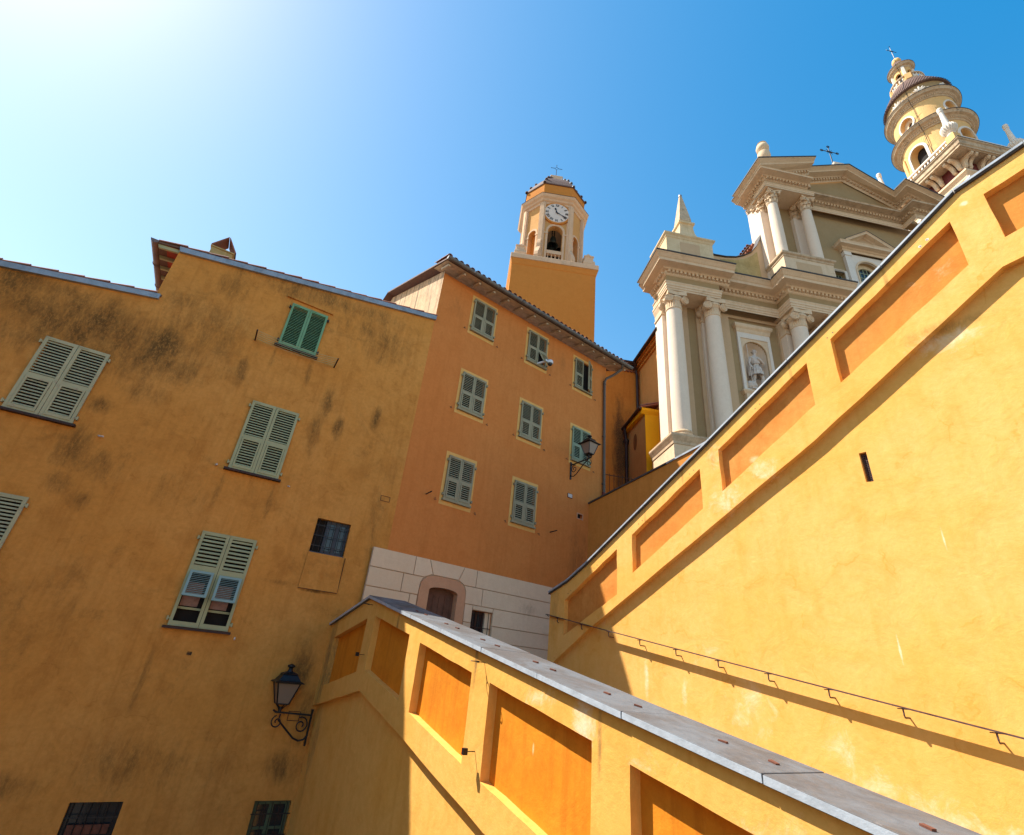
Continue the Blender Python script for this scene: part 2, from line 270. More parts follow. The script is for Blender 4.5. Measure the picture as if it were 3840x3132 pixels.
class MB:
    def __init__(s): s.v = []; s.f = []
    def add(s, vs, fs):
        n = len(s.v); s.v += [tuple(v) for v in vs]; s.f += [tuple(i+n for i in f) for f in fs]; return s
    def box(s, x0, x1, y0, y1, z0, z1):
        return s.add([(x0,y0,z0),(x1,y0,z0),(x1,y1,z0),(x0,y1,z0),(x0,y0,z1),(x1,y0,z1),(x1,y1,z1),(x0,y1,z1)],
                     [(0,3,2,1),(4,5,6,7),(0,1,5,4),(1,2,6,5),(2,3,7,6),(3,0,4,7)])
    def quadbox(s, q, y0, y1):      # q: four (x,z)
        return s.prism(q, y0, y1)
    def prism(s, poly, y0, y1):     # poly in (x,z), extruded along y
        n = len(poly)
        return s.add([(x, y0, z) for x, z in poly] + [(x, y1, z) for x, z in poly],
                     [tuple(range(n)), tuple(range(2*n-1, n-1, -1))] + [(i, i+n, (i+1) % n+n, (i+1) % n) for i in range(n)])
    def hprism(s, poly, z0, z1):    # poly in (x,y), extruded along z
        n = len(poly)
        return s.add([(x, y, z0) for x, y in poly] + [(x, y, z1) for x, y in poly],
                     [tuple(range(n-1, -1, -1)), tuple(range(n, 2*n))] + [(i, (i+1) % n, (i+1) % n+n, i+n) for i in range(n)])
    def xprism(s, poly, x0, x1):    # poly in (y,z), extruded along x
        n = len(poly)
        return s.add([(x0, y, z) for y, z in poly] + [(x1, y, z) for y, z in poly],
                     [tuple(range(n)), tuple(range(2*n-1, n-1, -1))] + [(i, i+n, (i+1) % n+n, (i+1) % n) for i in range(n)])
    def lathe(s, prof, c, n=24, a0=0, a1=2*pi, flute=0, fl_amp=0, nsides=None):
        cx, cy = c; full = abs(a1-a0-2*pi) < 1e-6; k = n if full else n+1
        vs = []
        for r, z in prof:
            for i in range(k):
                a = a0 + (a1-a0)*i/n
                rr = r*(1 + (fl_amp*cos(flute*a) if flute else 0))
                vs.append((cx+rr*cos(a), cy+rr*sin(a), z))
        fs = []
        for j in range(len(prof)-1):
            for i in range(n):
                i2 = (i+1) % k
                fs.append((j*k+i, j*k+i2, (j+1)*k+i2, (j+1)*k+i))
        return s.add(vs, fs)
    def tube(s, pts, r, n=8, cap=True):
        pts = [Vector(p) for p in pts]; vs = []; m_ = len(pts)
        rr = r if isinstance(r, (list, tuple)) else [r]*m_
        for i, p in enumerate(pts):
            t_ = (pts[min(i+1, m_-1)] - pts[max(i-1, 0)]).normalized()
            up = Vector((0, 0, 1)) if abs(t_.z) < .95 else Vector((1, 0, 0))
            a = t_.cross(up).normalized(); b_ = t_.cross(a).normalized()
            for k in range(n):
                q = p + (a*cos(2*pi*k/n) + b_*sin(2*pi*k/n))*rr[i]; vs.append(q)
        fs = [(i*n+k, i*n+(k+1) % n, (i+1)*n+(k+1) % n, (i+1)*n+k) for i in range(m_-1) for k in range(n)]
        if cap: fs += [tuple(range(n)), tuple(range(m_*n-1, (m_-1)*n-1, -1))]
        return s.add(vs, fs)
    def bar(s, a, b, w, h):          # rectangular bar between two points
        a, b = Vector(a), Vector(b); t_ = (b-a).normalized(); up = Vector((0, 0, 1)) if abs(t_.z) < .95 else Vector((0, 1, 0))
        u = t_.cross(up).normalized()*w/2; v = t_.cross(u).normalized()*h/2
        P = [a-u-v, a+u-v, a+u+v, a-u+v, b-u-v, b+u-v, b+u+v, b-u+v]
        return s.add(P, [(0,3,2,1),(4,5,6,7),(0,1,5,4),(1,2,6,5),(2,3,7,6),(3,0,4,7)])
    def sweep(s, path, prof, closed=False, capz=True):
        # path: (x,y) or (x,y,z) points; outward is to the RIGHT of travel direction; prof: (out,dz)
        P = [Vector((p[0], p[1])) for p in path]; Z = [p[2] if len(p) > 2 else 0 for p in path]; n = len(P)
        def nrm(a, b): d = (b-a).normalized(); return Vector((d.y, -d.x))
        off = []
        for i in range(n):
            if closed: n1 = nrm(P[i-1], P[i]); n2 = nrm(P[i], P[(i+1) % n])
            else:
                n1 = nrm(P[i-1], P[i]) if i > 0 else nrm(P[0], P[1]); n2 = nrm(P[i], P[i+1]) if i < n-1 else n1
            mm = n1+n2; mm = mm/ max(.2, mm.length_squared/2) if mm.length > 1e-6 else n1
            off.append(mm)
        k = len(prof); vs = [(P[i].x+off[i].x*o, P[i].y+off[i].y*o, Z[i]+dz) for i in range(n) for o, dz in prof]
        fs = [(i*k+j, i*k+j+1, ((i+1) % n)*k+j+1, ((i+1) % n)*k+j) for i in range(n if closed else n-1) for j in range(k-1)]
        if not closed: fs += [tuple(range(k)), tuple(range(n*k-1, (n-1)*k-1, -1))]
        return s.add(vs, fs)
    def wall(s, outer, holes, y, depth=.15, mapf=None, grid=None, back=None):
        pts = []; edges = []; 
        def loop(l):
            b0 = len(pts); pts.extend(l); edges.extend([(b0+i, b0+(i+1) % len(l)) for i in range(len(l))])
        loop(outer)
        for h in holes: loop(h)
        if grid:
            x0 = min(p[0] for p in outer); x1 = max(p[0] for p in outer); z0 = min(p[1] for p in outer); z1 = max(p[1] for p in outer)
            nx = max(2, int((x1-x0)/grid))
            for i in range(1, nx):
                for z in (z0, (z0+z1)/2+.003, z1):
                    q = (x0+(x1-x0)*i/nx, z)
                    if not any(inside(q, h) for h in holes): pts.append(q)
        r = delaunay_2d_cdt([Vector(p) for p in pts], edges, [], 0, 1e-5)
        V, Fc = r[0], r[2]; keep = []
        for f in Fc:
            c = (sum(V[i].x for i in f)/len(f), sum(V[i].y for i in f)/len(f))
            if inside(c, outer) and not any(inside(c, h) for h in holes): keep.append(f)
        mp = mapf or (lambda x, yy, z: (x, yy, z))
        s.add([mp(v.x, y, v.y) for v in V], keep)
        for h in holes:
            n = len(h); s.add([mp(a, y, b) for a, b in h]+[mp(a, y+depth, b) for a, b in h], [(i, (i+1) % n, (i+1) % n+n, i+n) for i in range(n)])
        if back:
            n = len(outer); s.add([mp(a, y, b) for a, b in outer]+[mp(a, y+back, b) for a, b in outer], [(i, (i+1) % n, (i+1) % n+n, i+n) for i in range(n)])
        return s
    def rot(s, start, ang, axis, c):
        m_ = Matrix.Rotation(ang, 3, axis); c = Vector(c)
        for i in range(start, len(s.v)): s.v[i] = tuple(m_ @ (Vector(s.v[i])-c) + c)
        return s
    def move(s, start, d):
        for i in range(start, len(s.v)): s.v[i] = tuple(Vector(s.v[i])+Vector(d))
        return s
    zmap = None
    def build(s, name, mat, parent=None, smooth=False, kind=None, label=None, bevel=0):
        if MB.zmap: s.v = [(v[0], v[1], MB.zmap(v[2])) for v in s.v]
        me = bpy.data.meshes.new(name); me.from_pydata([tuple(v) for v in s.v], [], s.f); me.update()
        bm = bmesh.new(); bm.from_mesh(me); bmesh.ops.recalc_face_normals(bm, faces=bm.faces); bm.to_mesh(me); bm.free()
        me.materials.append(M[mat] if isinstance(mat, str) else mat)
        if smooth:
            for p in me.polygons: p.use_smooth = True
            try: me.set_sharp_from_angle(angle=R_(40))
            except Exception: pass
        o = link(bpy.data.objects.new(name, me), parent)
        if kind: o['kind'] = kind
        if label: o['label'] = label
        if bevel:
            b_ = o.modifiers.new('bevel', 'BEVEL'); b_.width = bevel; b_.segments = 2; b_.limit_method = 'ANGLE'
        return o
def inside(p, poly):
    x, y = p; c = False; n = len(poly)
    for i in range(n):
        x1, y1 = poly[i]; x2, y2 = poly[i-1]
        if (y1 > y) != (y2 > y) and x < (x2-x1)*(y-y1)/(y2-y1)+x1: c = not c
    return c
def rect(x0, x1, z0, z1): return [(x0, z0), (x1, z0), (x1, z1), (x0, z1)]
def arch(x0, x1, z0, zt, n=12, rise=None):
    """rectangle with an arched top; zt is crown height"""
    w = (x1-x0)/2; c = (x0+x1)/2; rise = rise or w; zs = zt-rise
    return [(x0, z0), (x1, z0)] + [(c+w*cos(pi*i/n), zs+rise*sin(pi*i/n)) for i in range(n+1)]
def circle(cx, cz, r, n=24, rz=None): return [(cx+r*cos(2*pi*i/n), cz+(rz or r)*sin(2*pi*i/n)) for i in range(n)]
def lerp(pl, x):
    for (a, za), (b, zb) in zip(pl, pl[1:]):
        if x <= b or (b, zb) == pl[-1]: return za+(zb-za)*(x-a)/(b-a)
SHARE = {}
def inst(key, name, mat, parent, loc, rot=(0, 0, 0), scale=(1, 1, 1), make=None):
    k = (key, mat)
    if k not in SHARE:
        me = bpy.data.meshes.new(key); b = make(); me.from_pydata(b.v, [], b.f); me.update(); me.materials.append(M[mat]); SHARE[k] = me
    o = bpy.data.objects.new(name, SHARE[k]); COL.objects.link(o); o.parent = parent
    off = OFF.get(parent.name, Vector((0, 0, 0))) if parent is not None else Vector((0, 0, 0))
    o.location = Vector(loc)+off; o.rotation_euler = rot; o.scale = scale; return o

# ---------------------------------------------------------------- setting
def struct(name, mb, mat, fr=None):
    o = mb.build(name, mat); o['kind'] = 'structure'
    if fr: o.location = (FR[fr][0], FR[fr][1], 0); o.rotation_euler = (0, 0, R_(FR[fr][2]))
    return o
struct('ground', MB().add([(-900, -900, -6), (900, -900, -6), (900, 900, -6), (-900, 900, -6)], [(0, 1, 2, 3)]), 'ground')
struct('pavement', MB().box(-1.5, 8, -10, .4, -6, -1.75), 'paving')
# slope lines of the two stair walls, in wall coordinates
WT = [(-11.9, .49), (-11.44, .58), (-9.38, 1.01), (-8.05, .755), (-5.68, .30), (-3.48, -.12), (-2.36, -.325), (-1.31, -.51), (3.5, -1.40)]
WL = [(-11.9, -1.03), (-11.36, -.93), (-9.05, -.50), (-7.23, -.87), (-4.98, -1.37), (-2.36, -1.72), (3.5, -2.85)]
RT = [(-9.05, 1.69), (-8.5, 1.88), (-7.91, 2.18), (-4.75, 4.02), (-1.66, 5.84), (-.64, 6.47), (.12, 6.62), (9, 8.2)]
RL = [(-9.05, .14), (-7.87, .86), (-3.05, 3.44), (-.53, 4.985), (.2, 5.06), (9, 6.55)]
struct('ramp', MB().add([(-9.4, .62, -.35), (3.5, .62, -2.75), (3.5, 7.3, -2.75), (-9.4, 7.3, -.35)], [(0, 1, 2, 3)]), 'paving', 'W')
# (x in wall frames R and W is shared: both walls are parallel)
struct('landing', MB().add([(-14, .62, -.36), (-9.4, .62, -.36), (-9.4, 8, -.36), (-14, 8, -.36)], [(0, 1, 2, 3)]), 'paving', 'W')
struct('stairs', MB().add([(-9.0, 7.6, .3), (9, 7.6, 6.3), (9, 10.7, 6.3), (-9.0, 10.7, .3)], [(0, 1, 2, 3)]), 'paving', 'W')

def wob(pl, step=.3, amp=.006, closed=False):
    out = []; n = len(pl)
    for i in range(n if closed else n-1):
        a, b_ = pl[i], pl[(i+1) % n]; L_ = math.hypot(b_[0]-a[0], b_[1]-a[1]); k = max(1, int(L_/step)); out.append(a)
        for j in range(1, k):
            f = j/k; nx, nz = -(b_[1]-a[1])/L_, (b_[0]-a[0])/L_; d = random.uniform(-amp, amp); out.append((a[0]+(b_[0]-a[0])*f+nx*d, a[1]+(b_[1]-a[1])*f+nz*d))
    if not closed: out.append(pl[-1])
    return out
WL = wob(WL, .35, .008); RL = wob(RL, .4, .006)
# ---------------------------------------------------------------- lower ramp wall
def panel_poly(x0, x1, ta, tb, ba, bb): return [(x0, ba), (x1, bb), (x1, tb), (x0, ta)]
LP = [panel_poly(-11.10, -9.38, .29, .62, -.57, -.24), panel_poly(-9.0, -7.43, .65, .355, -.19, -.50), panel_poly(-7.03, -5.52, .25, -.045, -.60, -.92),
      panel_poly(-5.12, -3.51, -.12, -.43, -1.0, -1.31), panel_poly(-3.10, -1.45, -.52, -.83, -1.40, -1.68), panel_poly(-1.05, .6, -.92, -1.23, -1.75, -2.05)]
low = thing('ramp_parapet_wall', 'low yellow rendered ramp wall with orange sunk panels and grey slate coping in the foreground', 'wall', 'W', 0, 0, -6)
xs = [p[0] for p in WT]
outer = [(x, lerp(WL, x)) for x in [p[0] for p in WL]] + [(x, z-.055) for x, z in reversed(WT)]
MB().wall(outer, [wob(p, .16, .0035, True) for p in LP], 0, .11).build('parapet_face', 'low', low)
for p in LP:
    q = [(p[0][0]-.02, p[0][1]-.02), (p[1][0]+.02, p[1][1]-.02), (p[2][0]+.02, p[2][1]+.02), (p[3][0]-.02, p[3][1]+.02)]
    MB().prism(q, .11, .16).build('recessed_panel', 'lpanel', low)
b = MB()
lw = [(x, -6) for x in (3.5, -11.9)] + [(x, lerp(WL, x)+.05) for x, _ in WL]
b.prism(lw, .085, .12)
for (xa, za), (xb, zb) in zip(WL, WL[1:]): b.add([(xa, 0, za), (xb, 0, zb), (xb, .09, zb), (xa, .09, za)], [(0, 1, 2, 3)])
b.build('wall_base', 'low', low)
b = MB()
b.prism([(x, z-.06) for x, z in WT] + [(3.5, -6), (-11.9, -6)], .18, .60); b.build('wall_core', 'low', low)
# coping slabs
joints = [-11.9, -10.4, -9.38, -8.42, -7.37, -6.35, -5.28, -4.22, -3.13, -2.02, -.9, .3, 1.6, 3.5]
for i, (a, c) in enumerate(zip(joints, joints[1:])):
    pts = [a+.004] + [p[0] for p in WT if a < p[0] < c] + [c-.004]
    dz = random.uniform(-.004, .004)
    top = [(x, lerp(WT, x)+dz) for x in pts]
    yo = random.uniform(-.004, .004)
    slab = MB().prism(top + [(x, z-.055) for x, z in reversed(top)], -.055+yo, .66).build('coping_slab', 'slate', low, bevel=.006)
    MB().prism([(x+(.002 if k == 0 else -.002 if k == len(top)-1 else 0), z-.006) for k, (x, z) in enumerate(top)] + [(x, z-.05) for x, z in reversed(top)], -.059+yo, -.052+yo).build('cut_edge', 'slateedge', slab)
WB = []
for x in (-7.93, -7.62, -6.88, -6.57, -5.83, -5.50, -4.74, -4.42, -3.64, -3.30, -2.52, -2.16, -1.36):
    z = lerp(WT, x)-.007
    m_ = MB().box(-.030, .030, -.017, .017, -.007, .006)
    o = m_.build('terracotta_wedge', 'clay', low)
    o.location = Vector((x, .3+random.uniform(-.02, .02), z+.012))+OFF[low.name]
    o.rotation_euler = (0, R_(random.uniform(6, 14)), R_(random.uniform(-20, 35)))
# small fittings on the low wall
def pin(fr, x, z, kind, label):
    t_ = thing('wall_fitting', label, 'wall fitting', fr, x, 0, z, 'small iron fittings on the ramp wall')
    b = MB(); b.tube([(0, .02, 0), (0, -.10, 0)], .005, 6)
    b.build('spike', 'iron', t_)
    t_.name = 'wall_fitting'
    b = MB()
    if kind == 'ring':
        b.tube([(0, -.07, 0), (0, -.10, .0)], .010, 8)
        b.tube([(.028*cos(a), -.135+.038*sin(a), 0.002) for a in [2*pi*k/16 for k in range(17)]], .005, 6)
    else: b.box(-.022, .022, -.15, -.10, -.03, .03)
    for i in range(len(b.v)): pass
    o = b.build('ring' if kind == 'ring' else 'floodlight_head', 'iron', t_); 
    for c_ in t_.children: c_.location = (0, 0, 0)
    return t_
pin('W', -5.27, .07, 'ring', 'iron ring spike on the sunlit ramp wall above the second lit panel')
pin('W', -5.27, -.77, 'box', 'small black square fitting on the sunlit ramp wall between two lit panels')
pin('W', -9.15, .03, 'box', 'small black square fitting in the shaded part of the ramp wall by the corner')
pin('W', -9.23, .84, 'ring', 'small iron spike right under the peak of the ramp coping')

# ---------------------------------------------------------------- right retaining wall
right = thing('retaining_wall', 'tall sunlit yellow retaining wall with a rising parapet of terracotta panels', 'wall', 'R', 0, 0, -6)
def rz(x0, s_, z0, x): return z0+s_*(x-x0)
RP = [panel_poly(-8.57, -7.04, 1.47, 2.36, .77, 1.50), panel_poly(-6.64, -5.02, 2.58, 3.52, 1.86, 2.79), panel_poly(-4.62, -2.94, 3.77, 4.75, 3.01, 4.00),
      panel_poly(-2.54, -.80, 4.99, 6.01, 4.21, 5.22), panel_poly(-.40, 1.3, 6.17, 6.47, 5.38, 5.68), panel_poly(1.7, 3.4, 6.54, 6.84, 5.75, 6.05)]
outer = list(RL) + [(x, z-.05) for x, z in reversed(RT)]
MB().wall(outer, [wob(p, .2, .007, True) for p in RP], 0, .11).build('parapet_face', 'right', right)
for p in RP:
    q = [(p[0][0]-.02, p[0][1]-.02), (p[1][0]+.02, p[1][1]-.02), (p[2][0]+.02, p[2][1]+.02), (p[3][0]-.02, p[3][1]+.02)]
    MB().prism(q, .11, .17).build('recessed_panel', 'rpanel', right)
SLOT = [(-2.565, 2.70), (-2.475, 2.69), (-2.48, 3.12), (-2.57, 3.12)]
b = MB().wall([(9, -6), (-9.05, -6)][::-1] + [(x, z+.05) for x, z in reversed(RL)], [SLOT], .10, .09)
for (xa, za), (xb, zb) in zip(RL, RL[1:]): b.add([(xa, 0, za), (xb, 0, zb), (xb, .105, zb), (xa, .105, za)], [(0, 1, 2, 3)])
b.build('wall_base', 'right', right)
b = MB(); b.prism([(x, z-.06) for x, z in RT] + [(9, -6), (-9.05, -6)], .20, .5)
b.box(-9.05, -8.9, 0.002, .3, -6, .12); b.prism([(-9.05, .12), (-9.045, .12), (-9.045, 1.62), (-9.05, 1.62)], .001, .3); b.build('wall_core', 'right', right)
b = MB(); b.box(-2.58, -2.47, .19, .2, 2.68, 3.13); b.build('slot_back', 'void', right)
gr = MB()
for k in range(5): x = -2.565+.0225*k; gr.box(x-.003, x+.003, .15, .156, 2.69, 3.12)
for k in range(17): z = 2.70+.026*k; gr.box(-2.57, -2.475, .147, .15, z-.003, z+.003)
gr.build('mesh_grille', 'rust', right, kind='stuff')
jr = [-9.1, -7.91, -6.3, -4.75, -3.2, -1.66, -.64, .12, 2, 4, 6, 9]
for a, c in zip(jr, jr[1:]):
    pts = [a+.004] + [p[0] for p in RT if a < p[0] < c] + [c-.004]
    top = [(x, lerp(RT, x)) for x in pts]
    o = MB().prism(top + [(x, z-.035) for x, z in reversed(top)], -.05, .55).build('coping_slab', 'coping2', right)
    MB().prism([(x, z-.036) for x, z in top] + [(x, z-.062) for x, z in reversed(top)], -.035, .5).build('lead_strip', 'lead', o)
wh = MB()
for x in (-8.42, -7.64, -6.42, -5.19, -3.82, -2.53, -1.13):
    for d in (-.045, .045):
        z = {-8.42: 1.62, -7.64: 2.075, -6.42: 2.79, -5.19: 3.50, -3.82: 4.315, -2.53: 5.06, -1.13: 5.875}[x]+d*.58
        i0 = len(wh.v); wh.add([(x+d+.009*cos(a), -.002, z+.009*sin(a)) for a in [2*pi*k/10 for k in range(10)]], [tuple(range(10))])
wh.build('bolt_hole', 'black', right)
wr = MB()
for x, z in ((-1.18, 5.85), (-1.08, 5.905)):
    wr.add([(x+.02*cos(a), -.0015, z+.02*sin(a)) for a in [2*pi*k/12 for k in range(12)]], [tuple(range(12))])
wr.build('bolt_washer', 'white', right)
# handrail
rail = thing('handrail', 'thin rusty iron handrail on angled brackets along the tall yellow wall', 'handrail', 'R', -9.1, 0, -.36)
def RZ(x): return 1.185 - .1815*(x+9.11) + .0008*(x+9.11)**2
b = MB(); n = 24
pts = [(-9.12+(11.0)*i/n) for i in range(n+1)]
sec = [(-.06, 0), (.0, 0), (.0, .015), (-.06, .015)]
b.add([(x, y, RZ(x)+dz) for x in pts for y, dz in sec], [(i*4+j, i*4+(j+1) % 4, (i+1)*4+(j+1) % 4, (i+1)*4+j) for i in range(n) for j in range(4)] + [(0, 1, 2, 3)])
b.tube([(-9.1, -.03, RZ(-9.1)-.004), (-9.1, .02, RZ(-9.1)-.03)], .008, 6)
b.build('rail_bar', 'rust', rail)
def brk():
    b = MB(); b.tube([(0, -.03, 0), (0, -.03, -.07), (0.0, -.023, -.085), (0, -.01, -.092), (0, .04, -.09), (0, .12, -.09)], .009, 8)
    b.box(-.05, .05, -.04, -.02, -.012, -.002); return b
x = -8.74
for k in range(15):
    inst('rail_bracket', 'bracket', 'rust', rail, (x, 0, RZ(x)), make=brk); x += .755

# ---------------------------------------------------------------- terrace wall
terr = thing('terrace_wall', 'shaded ochre terrace wall with dark sloping coping between orange house and church', 'wall', 'T', 0, 0, -1)
TT = [(-.6, 5.10), (0, 5.19), (3.24, 5.72), (4.75, 5.99), (9, 6.7)]
b = MB(); b.prism([(x, z-.04) for x, z in TT] + [(9, -1), (-.6, -1)], 0, .35); b.build('wall_body', 'terr', terr)
for (a, za), (c, zc) in zip(TT[:-1], TT[1:]):
    MB().prism([(a, za), (c, zc), (c, zc-.05), (a, za-.05)], -.04, .4).build('coping_slab', 'lead' if a < 2 else 'coping2', terr)
struct('terrace', MB().add([(0, .3, 5.0), (9, .3, 6.3), (14, 20, 6.3), (-14, 12, 5.0)], [(0, 1, 2, 3)]), 'paving', 'T')

# ---------------------------------------------------------------- shutters
def slat_mb():
    b = MB(); b.box(-.5, .5, -.0175, .0175, -.004, .004); b.rot(0, R_(52), 'X', (0, 0, 0)); return b
def louvres(parent, x0, x1, z0, z1, y, mat, pitch, depth=.035, rx=0, org=None):
    n = max(3, round((z1-z0)/pitch))
    for i in range(n):
        z = z0+(i+.5)*(z1-z0)/n; loc = Vector(((x0+x1)/2, y, z)); rot = (random.uniform(-.05, .05), random.uniform(-.006, .006), 0)
        if rx: loc = Matrix.Rotation(rx, 3, 'X') @ (loc-Vector(org)) + Vector(org); rot = (rx, 0, 0)
        inst('slat', 'slat', mat, parent, loc, rot, (x1-x0, 1, (z1-z0)/n/.055), make=slat_mb)
def leaf(parent, x0, x1, z0, z1, mat, pitch=.055, y=-.02, mid=.46, flap=True, st=.055, label=None, open_flap=0, flapmat=None, openz=None):
    b = MB(); yf, yb = y-.035, y; tr, br, mr = .065, .085, .10
    zm = z0+(z1-z0)*mid
    b.box(x0, x0+st, yf, yb, z0, z1); b.box(x1-st, x1, yf, yb, z0, z1)
    b.box(x0+st, x1-st, yf+.002, yb, z1-tr, z1); b.box(x0+st, x1-st, yf+.002, yb, z0, z0+br)
    if mid: b.box(x0+st, x1-st, yf+.002, yb, zm-mr/2, zm+mr/2)
    if flap and not open_flap:
        f = .035; a0, a1, c0, c1 = x0+st+.006, x1-st-.006, z0+br*.55, zm-.01
        b.box(a0, a0+f, yf-.012, yf+.001, c0, c1); b.box(a1-f, a1, yf-.012, yf+.001, c0, c1)
        b.box(a0+f, a1-f, yf-.011, yf+.001, c0, c0+f+.02); b.box(a0+f, a1-f, yf-.011, yf+.001, c1-f-.02, c1)
    # hinge straps
    b.box(x0+.01, x0+.028, yf-.006, yf, z1-.22, z1-.02); b.box(x0+.01, x0+.16, yf-.006, yf, z1-.035, z1-.017)
    o = b.build('shutter', mat, parent, label=label)
    if mid:
        louvres(o, x0+st, x1-st, zm+mr/2, z1-tr, (yf+yb)/2+.004, mat, pitch)
        if open_flap:
            f = .045; a0, a1, c0, c1 = x0+st-.01, x1-st+.01, zm-.06-openz, zm-.06; fm = flapmat or mat
            g = MB(); g.box(a0, a0+f, yf-.03, yf-.005, c0, c1); g.box(a1-f, a1, yf-.03, yf-.005, c0, c1)
            g.box(a0+f, a1-f, yf-.029, yf-.005, c0, c0+f); g.box(a0+f, a1-f, yf-.029, yf-.005, c1-f, c1)
            org = (a0, yf-.01, c1); g.rot(0, -open_flap, 'X', org)
            fo = g.build('flap', fm, parent, label='pale flap propped outwards')
            louvres(fo, a0+f, a1-f, c0+f, c1-f, yf-.018, fm, .035, rx=-open_flap, org=org)
        else: louvres(o, x0+st+.035, x1-st-.035, z0+br+.01, zm-mr/2-.015, (yf+yb)/2, mat, pitch)
    else: louvres(o, x0+st, x1-st, z0+br, z1-tr, (yf+yb)/2+.004, mat, pitch)
    return o
def pintles(parent, x0, x1, z0, z1, mat, y=-.02):
    for x, s_ in ((x0, -1), (x1, 1)):
        for z in (z0+.12, z1-.14):
            b = MB(); b.box(min(x, x+s_*.05), max(x, x+s_*.05), y-.05, y-.03, z-.014, z+.014); b.box(x+s_*.035-.012, x+s_*.035+.012, y-.06, y-.0, z-.035, z+.035)
            b.build('hinge', mat, parent)

# ---------------------------------------------------------------- left house
left = thing('ochre_house', 'large ochre house with grime stains, sage shutters and a stepped roofline filling the left side', 'house', 'L', -4, 0, -6)
winsL = dict(big=(-7.50, -6.46, 3.38, 4.95), w2=(-3.735, -2.73, 3.27, 4.90), lo=(-3.745, -2.74, .18, 1.92), gr=(-3.68, -2.80, 6.49, 7.75), pt=(-7.50, -6.48, .20, 1.92))
holes = [rect(a+.03, b_-.03, c+.03, d-.03) for a, b_, c, d in winsL.values()]
SW = rect(-1.69, -.945, 1.92, 2.655); BW = rect(-4.13, -3.42, -3.9, -2.44); GW = rect(-1.43, -.80, -3.7, -2.46)
holes += [SW, BW, GW]
outerL = [(-30, -6), (0, -6), (0, 9.04), (-6.29, 7.95), (-6.29, 6.56), (-8.8, 6.08), (-13, 5.25), (-13.2, 7.2), (-30, 7.2)]
MB().wall(outerL, holes, 0, .16).build('wall', 'left', left)
b = MB(); b.box(-30, -13.3, .2, 8, -6, 7.2); b.box(-24, -14, -13, -.02, -6, 8.5); b.add([(0, 0, -6), (0, 9, -6), (0, 9, 9.0), (0, 0, 9.0)], [(0, 1, 2, 3)])  # far-left boxes: unseen extension and wing, added to block sky light
b.add([(-6.29, 0.0, 5.9), (-6.29, 8, 5.9), (-6.29, 8, 7.95), (-6.29, 0.0, 7.95)], [(0, 1, 2, 3)]); b.build('side_wall', 'left', left)
b = MB(); b.add([(x, .155, z) for x, z in ((-12, -6), (-.1, -6), (-.1, 5.2), (-12, 5.2))], [(0, 1, 2, 3)]); b.add([(x, .155, z) for x, z in ((-4, 6), (-2.5, 6), (-2.5, 7.9), (-4, 7.9))], [(0, 1, 2, 3)])
b.build('dark_interior', 'void', left)
# roof planes and verges
def roofL(x0, z0, x1, z1, y1=9, th=.06, y0=-.02):
    MB().prism([(x0, z0), (x1, z1), (x1, z1-th), (x0, z0-th)], y0, y1).build('roof', 'darktile', left)
roofL(-6.72, 8.03, .0, 9.17); roofL(-13, 5.36, -6.18, 6.70)
MB().prism([(-13, 5.225), (-6.20, 6.56), (-6.20, 6.685), (-13, 5.345)], -.07, .03).build('zinc_flashing', 'zinc', left)
MB().prism([(-6.27, 7.935), (0.02, 9.02), (0.02, 9.155), (-6.31, 8.065)], -.07, .03).build('zinc_flashing', 'zinc', left)
def vtile():
    b = MB(); n = 8; L_ = .56
    for x, r in ((0, .085), (L_, .105)):
        for k in range(n+1):
            a = pi*k/n; b.v.append((x, -cos(a)*r, sin(a)*r*.8))
        for k in range(n+1):
            a = pi*k/n; b.v.append((x, -cos(a)*(r-.014), sin(a)*(r-.014)*.8-.002))
    m_ = 2*(n+1)
    for k in range(n): b.f += [(k, k+1, m_+k+1, m_+k), (n+1+k, n+2+k, m_+n+2+k, m_+n+1+k)]
    for e in (0, m_): b.f += [(e+k, e+k+1, e+n+2+k, e+n+1+k) for k in range(n)]
    b.f += [(0, n+1, m_+n+1, m_), (n, 2*n+1, m_+2*n+1, m_+n)]
    return b
def verge(x0, z0, x1, z1, parent, pitch=.42, y=.045):
    L_ = math.hypot(x1-x0, z1-z0); sl = math.atan2(z1-z0, x1-x0); n = int(L_/pitch)+1
    for i in range(n):
        d = i*pitch; inst('verge_tile', 'roof_tile', 'tile', parent, (x0+d*cos(sl), y+random.uniform(-.008, .008), z0+d*sin(sl)+random.uniform(-.004, .004)), (0, -sl+R_(-2.2), R_(random.uniform(-1, 1))), make=vtile)
verge(-6.72, 8.02, -.42, 9.085, left); verge(-13, 5.36, -6.5, 6.63, left)
